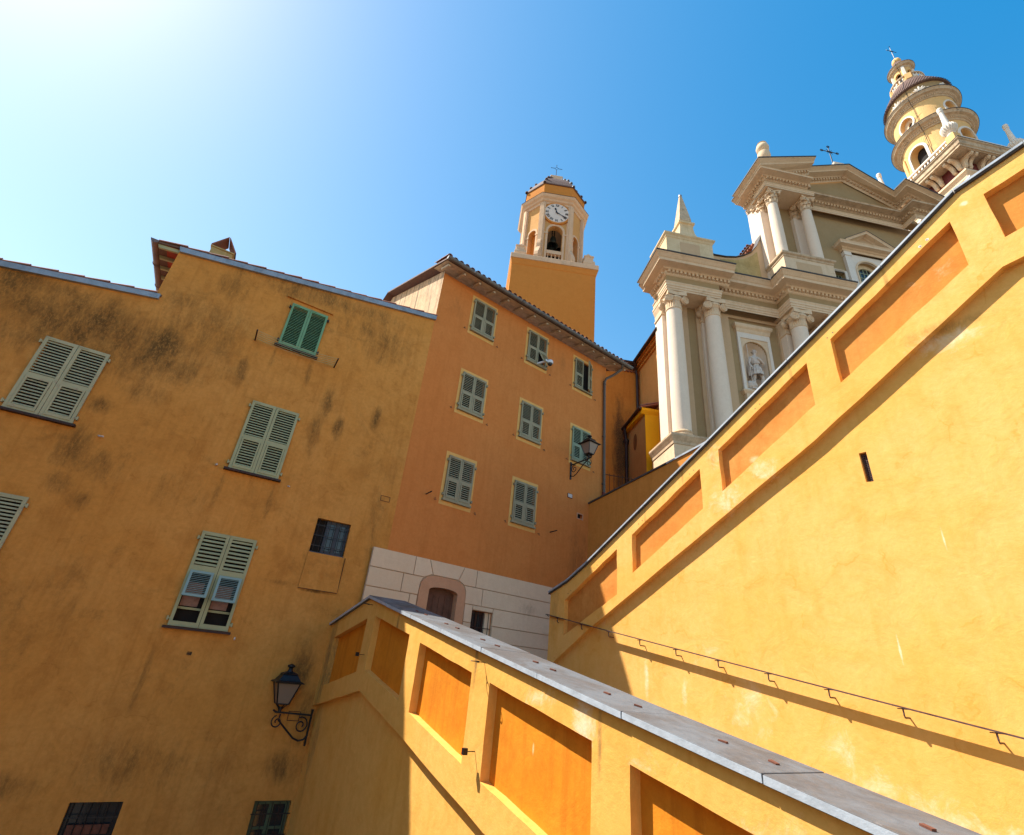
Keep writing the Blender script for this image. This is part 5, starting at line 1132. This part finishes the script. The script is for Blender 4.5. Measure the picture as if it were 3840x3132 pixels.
b = MB(); b.lathe([(.15, 1.36), (.21, 1.3), (.25, 1.18), (.29, 1.02), (.30, .86), (.27, .87)], (0, 0), 60, flute=15, fl_amp=.05); b.lathe([(.17, 1.36), (.235, 1.24), (.265, 1.1), (.24, 1.1)], (0, -.01), 48, flute=12, fl_amp=.06)
o = b.build('skirt', 'statue', body, smooth=True)
b = MB(); b.lathe([(.2, 1.5), (.215, 1.62), (.225, 1.74), (.2, 1.84), (.14, 1.93)], (0, -.01), 24); o = b.build('cuirass', 'statue', body, smooth=True)
b = MB()
for k in range(26):
    a = random.uniform(0, 2*pi); e = random.uniform(-.1, 1.4); c_ = (.02+.115*cos(a)*cos(e), -.01+.115*sin(a)*cos(e)+.03, 2.27+.12*sin(e))
    if c_[1] < -.09 and c_[2] < 2.34: continue
    i0 = len(b.v); b.lathe([(0, -.035), (.03, -.02), (.035, .01), (0, .035)], (0, 0), 7).move(i0, c_)
b.build('hair', 'statue', body, smooth=True)
b = MB(); b.lathe([(0, -.02), (.02, 0), (0, .03)], (0, 0), 6).move(0, (.02, -.15, 2.22)); 
for sx in (-1, 1): b.lathe([(0, -.012), (.014, 0), (0, .012)], (0, 0), 6).move(len(b.v)-18, (.02+sx*.04, -.135, 2.255))
b.tube([(-.01, -.135, 2.175), (.02, -.142, 2.173), (.05, -.135, 2.175)], .008, 5); b.build('face_features', 'statue', body)
# fingers
b = MB()
for (hx, hy, hz, dx, dz) in ((-.36, -.25, 1.14, 0, -1), (.02, -.265, 1.71, -1, .2)):
    for k in range(4):
        o1 = (k-1.5)*.02
        b.tube([(hx+(o1 if dx == 0 else 0), hy, hz+(o1 if dx else 0)), (hx+dx*.045+(o1 if dx == 0 else 0), hy-.01, hz+dz*.045+(o1 if dx else 0)), (hx+dx*(.075-.006*abs(k-1)), hy+.01, hz+dz*(.075-.006*abs(k-1)) if dx == 0 else hz+o1+dz*.05)], [.011, .010, .008], 6)
    b.tube([(hx+.02, hy-.01, hz), (hx+.045, hy-.03, hz+dz*.03)], [.012, .009], 6)
b.build('fingers', 'statue', body)
b = MB(); ps = [(-.20, .08), (-.30, .02), (-.36, .08), (-.30, .2), (-.1, .24), (.12, .24), (.30, .2), (.36, .08), (.3, .02), (.20, .08)]
vs_ = []
for z, s_ in ((1.9, .6), (1.7, .85), (1.4, 1.0), (1.1, 1.05), (.85, 1.02)):
    for k, (x, y) in enumerate(ps): vs_.append((x*s_+.015*sin(5*z+k), y*s_+.02*cos(7*z+k*2), z+.03*sin(k*1.7)))
b.add(vs_, [(j*10+i, j*10+i+1, (j+1)*10+i+1, (j+1)*10+i) for j in range(4) for i in range(9)]); b.build('cloak', 'statue', body, smooth=True)
b = MB(); b.lathe([(0, -.3), (.18, -.24), (.29, -.08), (.3, .05), (.22, .2), (.1, .28), (0, .3)], (0, 0), 16).move(0, (-.38, .05, .25)); b.box(-.5, .5, -.28, .35, -.02, .03); b.build('base_rock', 'statue', st, smooth=False)
MB().tube([(-.42, -.2, .05), (-.47, -.2, 2.5)], .018, 8).build('staff', 'statue', st)
for o in list(st.children): o.location = (0, 0, 0)
st.scale = (.97, .97, .97)

# church finials
def finial(fr, x, y, z, prof, label, flute=0, name='stone_finial', group=None, mat='white', seg=40):
    t_ = thing(name, label, 'finial', fr, x, y, z, group)
    b = MB(); 
    fl = [p for p in prof if len(p) > 2]; pl = [p[:2] for p in prof]
    if flute:
        i1 = [i for i, p in enumerate(prof) if len(p) > 2]; a, c = i1[0], i1[-1]
        b.lathe(pl[:a+1], (0, 0), seg); b.lathe(pl[a:c+1], (0, 0), 96, flute=flute, fl_amp=.06); b.lathe(pl[c:], (0, 0), seg)
    else: b.lathe(pl, (0, 0), seg)
    o = b.build('turned_stone', mat, t_, smooth=True); o.location = (0, 0, 0); return t_
finial('C', 15.3, -.15, 26.35, [(.3, 0), (.3, .35), (.2, .45), (.16, 1.1), (.16, 1.75), (.30, 1.9), (.36, 2.2), (.33, 2.5), (.2, 2.62), (.22, 2.68), (.34, 2.8), (.36, 3.0), (.3, 3.2), (.22, 3.28), (.28, 3.34), (.12, 3.46), (0, 3.5)], 'round urn finial on the left end of the broken pediment', mat='stone')
gb = thing('gable_block', 'pale stone block carrying the iron cross on the pediment ridge', 'stone block', 'C', 20.6, .35, 28.5)
MB().box(20.25, 20.95, .0, .7, 28.5, 29.75).sweep([(20.25, .7), (20.25, .0), (20.95, .0), (20.95, .7)], [(0, 29.6), (.06, 29.7), (.09, 29.82), (0, 29.86)]).add([(20.2, 0, 29.85), (21, 0, 29.85), (21, .7, 29.85), (20.2, .7, 29.85)], [(0, 1, 2, 3)]).build('block_body', 'white', gb)
cross('C', 20.5, .3, 29.8, 2.1, 'ornate iron cross with banner above the church pediment', 1)

# ---------------------------------------------------------------- nave, north building, chapel
nave = thing('church_nave', 'tall ochre side of the church behind the column pair with dark gutter and tiled eave', 'church wing', 'C', 11, 4, -1)
MB().hprism([(8.9, 1.32), (8.9, 6), (14.5, 6), (14.5, 1.32)], -1, 15.2).box(8.9, 9.3, 1.0, 1.33, -1, 15.2).build('wall', 'nave', nave)
b = MB(); b.prism([(8.45, 15.12), (14.6, 17.0), (14.6, 17.06), (8.45, 15.2)], .95, 6); b.build('roof', 'darktile', nave)
for j, (zz, oo) in enumerate(((14.78, .10), (14.95, .22), (15.08, .32))):
    b = MB()
    for k in range(17):
        y = 1.1+k*.18; i0 = len(b.v); b.lathe([(.085, 0), (.085, .2)], (0, 0), 10, 0, pi).rot(i0, R_(-90), 'Y', (0, 0, 0)) if False else None
        b.prism([(8.9-oo, zz), (8.95, zz), (8.95, zz+.11), (8.9-oo, zz+.11)], y, y+.14)
    b.build('eave_brick_row', 'tower', nave, kind='stuff')
def pipe_gutter(parent, p, q, r=.085, mat='darkpipe'):
    MB().tube([p, q], r, 12).build('gutter', mat, parent, smooth=True)
pipe_gutter(nave, (8.5, .9, 15.17), (8.5, 4.2, 15.1))
MB().tube([(8.5, 3.7, 15.05), (8.55, 3.85, 14.9), (8.68, 4.02, 14.75), (8.76, 4.05, 14.5), (8.76, 4.05, 12.0)], .075, 10).build('downpipe', 'darkpipe', nave, smooth=True)
up = thing('upper_nave', 'cream upper nave wall with a red tiled eave behind the curved scroll wall', 'church wing', 'C', 20, 8, 16)
MB().hprism([(14.7, 1.25), (14.7, 20), (26, 20), (26, 1.25)], 16, 22.6).build('wall', 'attic', up)
MB().prism([(14.35, 22.5), (20.3, 25.5), (26.3, 22.5), (26.3, 22.44), (20.3, 25.44), (14.35, 22.44)], 1.22, 20).build('roof', 'darktile', up)
for k in range(24):
    inst('eave_tile', 'roof_tile', 'tile', up, (14.28, 1.3+k*.21, 22.52), (0, R_(-27), R_(90)) if False else (0, 0, R_(-90)), (1, 1, 1), make=etile)
b = MB()
for k in range(26): b.box(14.4, 14.75, .98+k*.2, 1.1+k*.2, 22.3, 22.42)
b.build('eave_brick_row', 'tile', up, kind='stuff')
north = thing('north_house', 'burnt orange wall with dark gutter and a long black damp stain behind the downpipe', 'house', 'C', 7, 5, -1)
MB().hprism([(3.5, 4.2), (8.9, 4.2), (8.9, 9), (3.5, 9)], -1, 15.0).build('wall', 'north', north)
MB().xprism([(3.85, 14.98), (9, 16.8), (9, 16.86), (3.85, 15.05)], 3.5, 8.9).build('roof', 'darktile', north)
for j, (zz, oo) in enumerate(((14.68, .08), (14.84, .18))):
    b = MB()
    for k in range(30):
        x = 3.6+k*.175; i0 = len(b.v); n = 8
        b.add([(x+.08*cos(pi+pi*i/n), 4.2-oo, zz+.09+.08*sin(pi+pi*i/n)) for i in range(n+1)] + [(x+.08*cos(pi+pi*i/n), 4.25, zz+.09+.08*sin(pi+pi*i/n)) for i in range(n+1)], [(i, i+1, n+2+i, n+1+i) for i in range(n)] + [tuple(range(n+1))])
    b.build('eave_tile_row', 'tile', north, kind='stuff')
pipe_gutter(north, (3.5, 3.82, 15.02), (8.6, 3.82, 15.08))
for k in range(26): inst('eave_tile', 'roof_tile', 'tile', north, (3.7+k*.19, 3.86, 15.1), (R_(19), 0, 0), make=etile)
chp = thing('chapel', 'small bright yellow chapel with tiled roof edge tucked beside the tall white pilaster', 'chapel', 'C', 8.5, 3, -1)
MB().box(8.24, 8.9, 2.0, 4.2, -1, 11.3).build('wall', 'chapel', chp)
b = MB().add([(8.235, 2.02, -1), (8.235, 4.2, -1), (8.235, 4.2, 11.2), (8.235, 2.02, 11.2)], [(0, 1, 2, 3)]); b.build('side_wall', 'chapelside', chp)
b = MB(); b.xprism([(2.0, 11.05), (1.9, 11.2), (1.9, 11.32), (4.2, 11.32), (4.2, 11.05)], 8.05, 8.9); b.build('eave_board', 'chapel', chp)
MB().add([(7.98, 1.86, 11.30), (8.92, 1.86, 11.62), (8.92, 4.2, 11.62), (7.98, 4.2, 11.30), (7.98, 1.86, 11.36), (8.92, 1.86, 11.68), (8.92, 4.2, 11.68), (7.98, 4.2, 11.36)], [(3,2,1,0),(4,5,6,7),(0,1,5,4),(0,4,7,3)]).build('roof', 'tile', chp)
for k in range(3): inst('verge_tile', 'roof_tile', 'tile', chp, (7.98+k*.34, 1.93, 11.38+k*.115), (0, R_(-19), 0), (.8, .9, .9), make=vtile)
pipe_gutter(chp, (7.97, 1.88, 11.30), (7.97, 4.15, 11.24), .075)
MB().tube([(7.97, 3.9, 11.2), (8.05, 4.0, 10.9), (8.12, 4.05, 10.6), (8.12, 4.05, 6)], .075, 10).lathe([(.07, 10.35), (.14, 10.5), (.15, 10.6)], (8.12, 4.05), 12).build('downpipe', 'darkpipe', chp, smooth=True)
b = MB()
b.add([(8.23, 3.2+.22*cos(a), 10.15+.42*sin(a)) for a in [2*pi*k/24 for k in range(24)]], [tuple(range(24))]); b.build('blind_oculus', 'north', chp)
rl = thing('iron_railing', 'low thin brown railing beyond the downpipe above the terrace wall', 'railing', 'C', 6.8, 2, 6)
b = MB(); b.bar((5.9, 2.0, 7.82), (7.6, 2.0, 7.78), .03, .02); b.build('top_rail', 'brown', rl)
for k in range(9): MB().tube([(6.0+k*.19, 2.0, 6.2), (6.0+k*.19, 2.0, 7.88)], .011, 6).build('baluster', 'brown', rl)

# ---------------------------------------------------------------- round bell tower (spire)
SX, SY = 32.3, 2.12
sp = thing('round_bell_tower', 'round yellow bell tower of stacked drums with dark domed roof at upper right', 'bell tower', 'C', SX, SY, -1)
H1 = 2.05
def sqp(h): return [(SX-h, SY+h), (SX-h, SY-h), (SX+h, SY-h), (SX+h, SY+h)]
MB().hprism(sqp(H1), -1, 31.9).build('shaft', 'spire', sp)
MB().sweep(sqp(H1), [(0, 31.2), (.05, 31.3), (.05, 31.5), (.12, 31.55), (.12, 31.75), (.2, 31.85), (.3, 31.95), (.3, 32.1), (0, 32.15)], True).build('architrave', 'stone', sp)
MB().hprism(sqp(H1+.05), 32.1, 33.35).build('frieze', 'redpipe', sp)
MB().hprism(sqp(3.0), 33.3, 33.4).sweep(sqp(2.9), [(0, 33.25), (.06, 33.4), (.16, 33.5), (.18, 33.8), (.26, 33.85), (.28, 33.92), (0, 33.98)], True).hprism(sqp(2.9), 33.4, 33.95).build('platform_slab', 'stonedirty', sp)
MB().sweep(sqp(2.93), [(.25, 33.921), (.27, 33.93), (.27, 33.96), (0, 34.0)], True).build('platform_edge', 'brown', sp)
def console():
    b = MB(); pr = [(0, 0), (.85, 0), (.92, -.08), (.9, -.22), (.78, -.3), (.6, -.28), (.45, -.34), (.34, -.5), (.3, -.7), (.3, -.85), (.2, -.98), (.06, -.98), (0, -.9)]
    b.xprism([(-y, z) for y, z in pr], -.11, .11); b.xprism([(-y*.97-.0, z*.97) for y, z in pr], -.15, -.11) if False else None
    for x in (-.13, .13): b.tube([(x, -.78, -.14), (x, -.68, -.14), (x, -.6, -.2), (x, -.45, -.28), (x, -.28, -.5), (x, -.2, -.8)], .03, 6)
    return b
for a, (dx, dy) in enumerate(((0, -1), (-1, 0), (0, 1), (1, 0))):
    for t_ in (-2.0, -1.65, -.72, -.37, .37, .72, 1.65, 2.0):
        x, y = (SX+t_, SY-H1) if a == 0 else (SX-H1, SY+t_) if a == 1 else (SX+t_, SY+H1) if a == 2 else (SX+H1, SY+t_)
        inst('console', 'console_bracket', 'stone', sp, (x, y, 33.3), (0, 0, (0, -pi/2, pi, pi/2)[a]), (.85, .9, .9), make=console)
for cx_, cy_ in ((-1, -1), (1, -1), (-1, 1)):
    b = MB(); corinthian(b, SX+cx_*(H1-.3), SY+cy_*(H1-.3), .42, 30.2, 31.3); b.build('pilaster_capital', 'white', sp)
# balustrade on the platform
hb = 2.72
MB().sweep(sqp(hb), [(0, 33.95), (.07, 33.95), (.07, 34.1), (0, 34.1)], True).sweep(sqp(hb), [(-.02, 34.72), (.1, 34.72), (.1, 34.86), (-.02, 34.86)], True).build('balustrade_rail', 'white', sp)
def balu(): return MB().lathe([(.06, 0), (.06, .04), (.035, .07), (.04, .14), (.085, .26), (.08, .34), (.04, .46), (.035, .54), (.06, .58), (.06, .62)], (0, 0), 10)
for side in range(2):
    for k in range(20):
        t_ = -2.2+k*.23; loc = (SX-hb-.02, SY+t_, 34.1) if side == 0 else (SX+t_, SY-hb-.02, 34.1)
        inst('balu', 'baluster', 'white', sp, loc, make=balu)
for sx in (-1, 1):
    for sy in (-1, 1): MB().box(SX+sx*2.62-.28, SX+sx*2.62+.28, SY+sy*2.62-.28, SY+sy*2.62+.28, 33.95, 34.92).build('corner_post', 'spire', sp)
def drum(r, z0, z1, hole_fn, depth, mat, k4=4, a_off=pi):
    for k in range(k4):
        a0 = a_off+k*2*pi/k4; half = pi*r/k4
        mp = lambda x, y, z, a0=a0: (SX+(r-y)*cos(a0+x/r), SY+(r-y)*sin(a0+x/r), z)
        MB().wall([(-half, z0), (half, z0), (half, z1), (-half, z1)], [hole_fn()], 0, depth, mapf=mp, grid=.12).build('drum_wall', mat, sp)
def ringarch(r, hole, outer, a0, y0, back, mat, name):
    mp = lambda x, y, z: (SX+(r-y)*cos(a0+x/r), SY+(r-y)*sin(a0+x/r), z)
    MB().wall(outer, [hole], y0, .1, mapf=mp, back=back).build(name, mat, sp)
r1 = 2.08; h1_ = lambda: arch(-.58, .58, 34.9, 37.55, 16)
drum(r1, 33.95, 38.6, h1_, .55, 'spire')
for k in range(4): ringarch(r1, h1_(), arch(-.75, .75, 34.9, 37.72, 16), pi+k*pi/2, -.04, .05, 'white', 'arch_moulding')
for k in range(4):
    a0 = pi+pi/4+k*pi/2
    for rr_, (w, za, zb) in ((0, (.42, 34.6, 37.9)),):
        mp = lambda x, y, z, a0=a0: (SX+(r1-y)*cos(a0+x/r1), SY+(r1-y)*sin(a0+x/r1), z)
        MB().wall(rect(-w, w, za, zb), [], -.05, 0, mapf=mp, back=.06, grid=.2).build('pilaster', 'spire', sp)
MB().lathe([(r1-.5, 34), (r1-.5, 38.5)], (SX, SY), 48).build('drum_core', 'void', sp)
b = MB()
for k in range(4):
    a0 = pi+k*pi/2; b.add([(SX+(r1-.3)*cos(a0+s_*.3), SY+(r1-.3)*sin(a0+s_*.3), z) for s_, z in ((-1, 36.0), (1, 36.0), (1, 36.12), (-1, 36.12))], [(0, 1, 2, 3)])
b.build('impost_band', 'white', sp)
def rcorn(r, z, out, name='drum_cornice', mat='stonedirty', h=.6):
    MB().lathe([(r, z-h), (r+out*.12, z-h*.95), (r+out*.16, z-h*.8), (r+out*.22, z-h*.78), (r+out*.22, z-h*.6), (r+out*.38, z-h*.55), (r+out*.45, z-h*.45), (r+out*.8, z-h*.35), (r+out*.82, z-h*.18), (r+out*.95, z-h*.06), (r+out, z), (r, z+.08)], (SX, SY), 96).build(name, mat, sp, smooth=True)
    MB().lathe([(r+out-.01, z+.001), (r+out+.03, z+.005), (r+out+.03, z+.05), (r, z+.12)], (SX, SY), 96).build('cornice_lead', 'lead', sp, smooth=True)
    bb = MB(); n = int(2*pi*(r+out*.3)/.14)
    for i in range(n):
        a = 2*pi*i/n; ro, ri = r+out*.34, r+out*.15; w = .03/ro
        bb.add([(SX+q*cos(a+s_), SY+q*sin(a+s_), zz) for zz in (z-h*.76, z-h*.62) for q, s_ in ((ri, -w*1.2), (ro, -w), (ro, w), (ri, w*1.2))], [(0, 1, 2, 3), (7, 6, 5, 4), (0, 4, 5, 1), (1, 5, 6, 2), (2, 6, 7, 3)])
    bb.build('dentil_ring', 'stone', sp, kind='stuff')
rcorn(r1, 39.0, .53)
r2 = 1.95; ocl = lambda: circle(0, 40.35, .52, 28, .68)
drum(r2, 38.95, 41.9, ocl, .35, 'spire')
for k in range(4):
    ringarch(r2, ocl(), circle(0, 40.35, .64, 28, .80), pi+k*pi/2, -.04, .05, 'white', 'oculus_ring')
    mp = lambda x, y, z, a0=pi+k*pi/2: (SX+(r2-y)*cos(a0+x/r2), SY+(r2-y)*sin(a0+x/r2), z)
    MB().wall(circle(0, 40.35, .54, 28, .7), [circle(.12, 40.3, .2, 16, .34)], .30, .1, mapf=mp).build('oculus_panel', 'stone', sp)
MB().lathe([(r2-.4, 39), (r2-.4, 42)], (SX, SY), 48).build('drum_core', 'void', sp)
rcorn(r2, 42.2, .47)
r3 = 1.98
MB().lathe([(r3, 42.2), (r3+.02, 42.6), (r3, 43.4), (r3+.04, 43.5)], (SX, SY), 72).build('attic_band', 'olive', sp, smooth=True)
def shell(k):
    b = MB(); a0 = pi+k*pi/4
    mp = lambda x, z, o: (SX+(r3+o)*cos(a0+x/r3), SY+(r3+o)*sin(a0+x/r3), z)
    for a in (20, 50, 90, 130, 160):
        aa = R_(a); L_ = .42 if a == 90 else .36
        b.tube([mp(.06*cos(aa), 42.7+.05*sin(aa), .05), mp(L_*.6*cos(aa), 42.7+L_*.7*sin(aa), .1), mp(L_*cos(aa), 42.7+L_*sin(aa)+.08, .09)], [.045, .07, .045], 7)
    for s_ in (-1, 1):
        b.tube([mp(s_*.05, 42.62, .06), mp(s_*.3, 42.55, .08), mp(s_*.5, 42.62, .08), mp(s_*.52, 42.78, .08), mp(s_*.42, 42.80, .08)], [.06, .06, .055, .05, .04], 7)
    b.build('shell_ornament', 'white', sp, smooth=True)
for k in range(8): shell(k)
MB().lathe([(1.95, 43.49), (2.16, 43.5), (2.2, 43.56), (2.18, 43.62), (1.9, 44.2), (1.6, 44.9), (1.3, 45.5), (1.12, 45.8)], (SX, SY), 72).build('dome_roof', 'darktile', sp, smooth=True)
b = MB()
for j in range(11):
    f = j/11; rr_ = 2.2-(2.2-1.15)*f**1.05; z = 43.6+2.15*f; n = int(2*pi*rr_/.2)
    for i in range(n):
        a = 2*pi*(i+.5*(j % 2))/n; w = .085/rr_
        b.add([(SX+(rr_+.015)*cos(a-w), SY+(rr_+.015)*sin(a-w), z), (SX+(rr_+.07)*cos(a), SY+(rr_+.07)*sin(a), z-.07), (SX+(rr_+.015)*cos(a+w), SY+(rr_+.015)*sin(a+w), z), (SX+(rr_-.09)*cos(a), SY+(rr_-.09)*sin(a), z+.24)], [(0, 1, 3), (1, 2, 3), (0, 2, 1)])
b.build('dome_tile', 'darktile', sp, kind='stuff')
MB().lathe([(1.02, 45.7), (1.15, 45.72), (1.15, 45.85), (1.02, 45.85)], (SX, SY), 48).lathe([(1.0, 46.36), (1.16, 46.38), (1.18, 46.46), (1.0, 46.48)], (SX, SY), 48).build('balustrade_ring', 'stone', sp, smooth=True)
for k in range(28):
    a = 2*pi*k/28; inst('balu', 'baluster', 'white', sp, (SX+1.07*cos(a), SY+1.07*sin(a), 45.84), (0, 0, 0), (.8, .8, .85), make=balu)
for k in range(4):
    a = pi+pi/4+k*pi/2; b = MB(); b.box(-.13, .13, -.2, .2, 45.8, 46.45).move(0, (1.07, 0, 0)).rot(0, a, 'Z', (0, 0, 0)).move(0, (SX, SY, 0)); b.build('ring_post', 'spire', sp)
r4 = .62
def drum4():
    for k in range(4):
        a0 = pi+k*pi/2; half = pi*r4/4
        mp = lambda x, y, z, a0=a0: (SX+(r4-y)*cos(a0+x/r4), SY+(r4-y)*sin(a0+x/r4), z)
        MB().wall([(-half, 46.4), (half, 46.4), (half, 48.2), (-half, 48.2)], [arch(-.24, .24, 46.5, 47.75, 10)], 0, .15, mapf=mp, grid=.08).build('lantern_wall', 'spire', sp)
        b = MB().box(-.11, .11, -.09, .09, 46.4, 48.15).move(0, (r4+.03, 0, 0)).rot(0, a0+pi/4, 'Z', (0, 0, 0)).move(0, (SX, SY, 0)); b.build('lantern_pilaster', 'white', sp)
drum4()
MB().lathe([(.35, 46.4), (.35, 48.1)], (SX, SY), 24).build('lantern_core', 'void', sp)
MB().lathe([(r4, 48.1), (.68, 48.15), (.7, 48.25), (.86, 48.32), (.9, 48.45), (.95, 48.5), (.6, 48.54)], (SX, SY), 48).build('lantern_cornice', 'stonedirty', sp, smooth=True)
MB().lathe([(.97, 48.5), (.97, 48.55), (.75, 48.9), (.45, 49.35), (.28, 49.7)], (SX, SY), 36).build('lantern_roof', 'darktile', sp, smooth=True)
MB().lathe([(.2, 49.65), (.3, 49.75), (.34, 49.95), (.28, 50.2), (.12, 50.32), (0, 50.35)], (SX, SY), 24).build('ball', 'spire', sp, smooth=True)
# lightning conductor strip
pts = []
for (r_, z) in ((.34, 50.0), (.36, 49.7), (.98, 48.55), (.8, 48.3), (r4+.02, 48.1), (r4+.02, 46.5), (1.2, 46.4), (1.2, 45.8), (2.2, 43.65), (r3+.03, 43.4), (r3+.03, 42.35), (2.46, 42.22), (2.44, 42.1), (r2+.03, 41.5), (r2+.03, 39.2), (2.65, 39.03), (2.63, 38.9), (r1+.03, 38.3), (r1+.03, 34.5)):
    a = pi+R_(24); pts.append((SX+r_*cos(a), SY+r_*sin(a), z))
MB().tube(pts, .016, 5).build('lightning_conductor', 'iron', sp)
cross('C', SX, SY, 50.3, 1.9, 'iron cross with small ball on the very top of the round bell tower', 2)
PIN = [(.26, 0), (.26, .12), (.12, .25), (.14, .3), (.30, .42, 1), (.44, .62, 1), (.46, .8, 1), (.36, 1.02, 1), (.2, 1.15), (.19, 1.2), (.15, 1.8), (.12, 2.55), (.16, 2.6), (.16, 2.68), (.12, 2.72), (.13, 2.78), (.17, 2.88), (.14, 3.0), (.07, 3.06), (0, 3.07)]
for sx, sy, lb in ((-1, -1, 'fluted white pinnacle at the near corner of the round tower platform'), (1, -1, 'grey white pinnacle just above the wall coping right of the round tower'), (-1, 1, 'slim white pinnacle left of the round tower rising behind the pediment')):
    finial('C', SX+sx*2.62, SY+sy*2.62, 34.92, PIN, lb, 18, 'platform_pinnacle', 'pinnacles on the round tower platform')
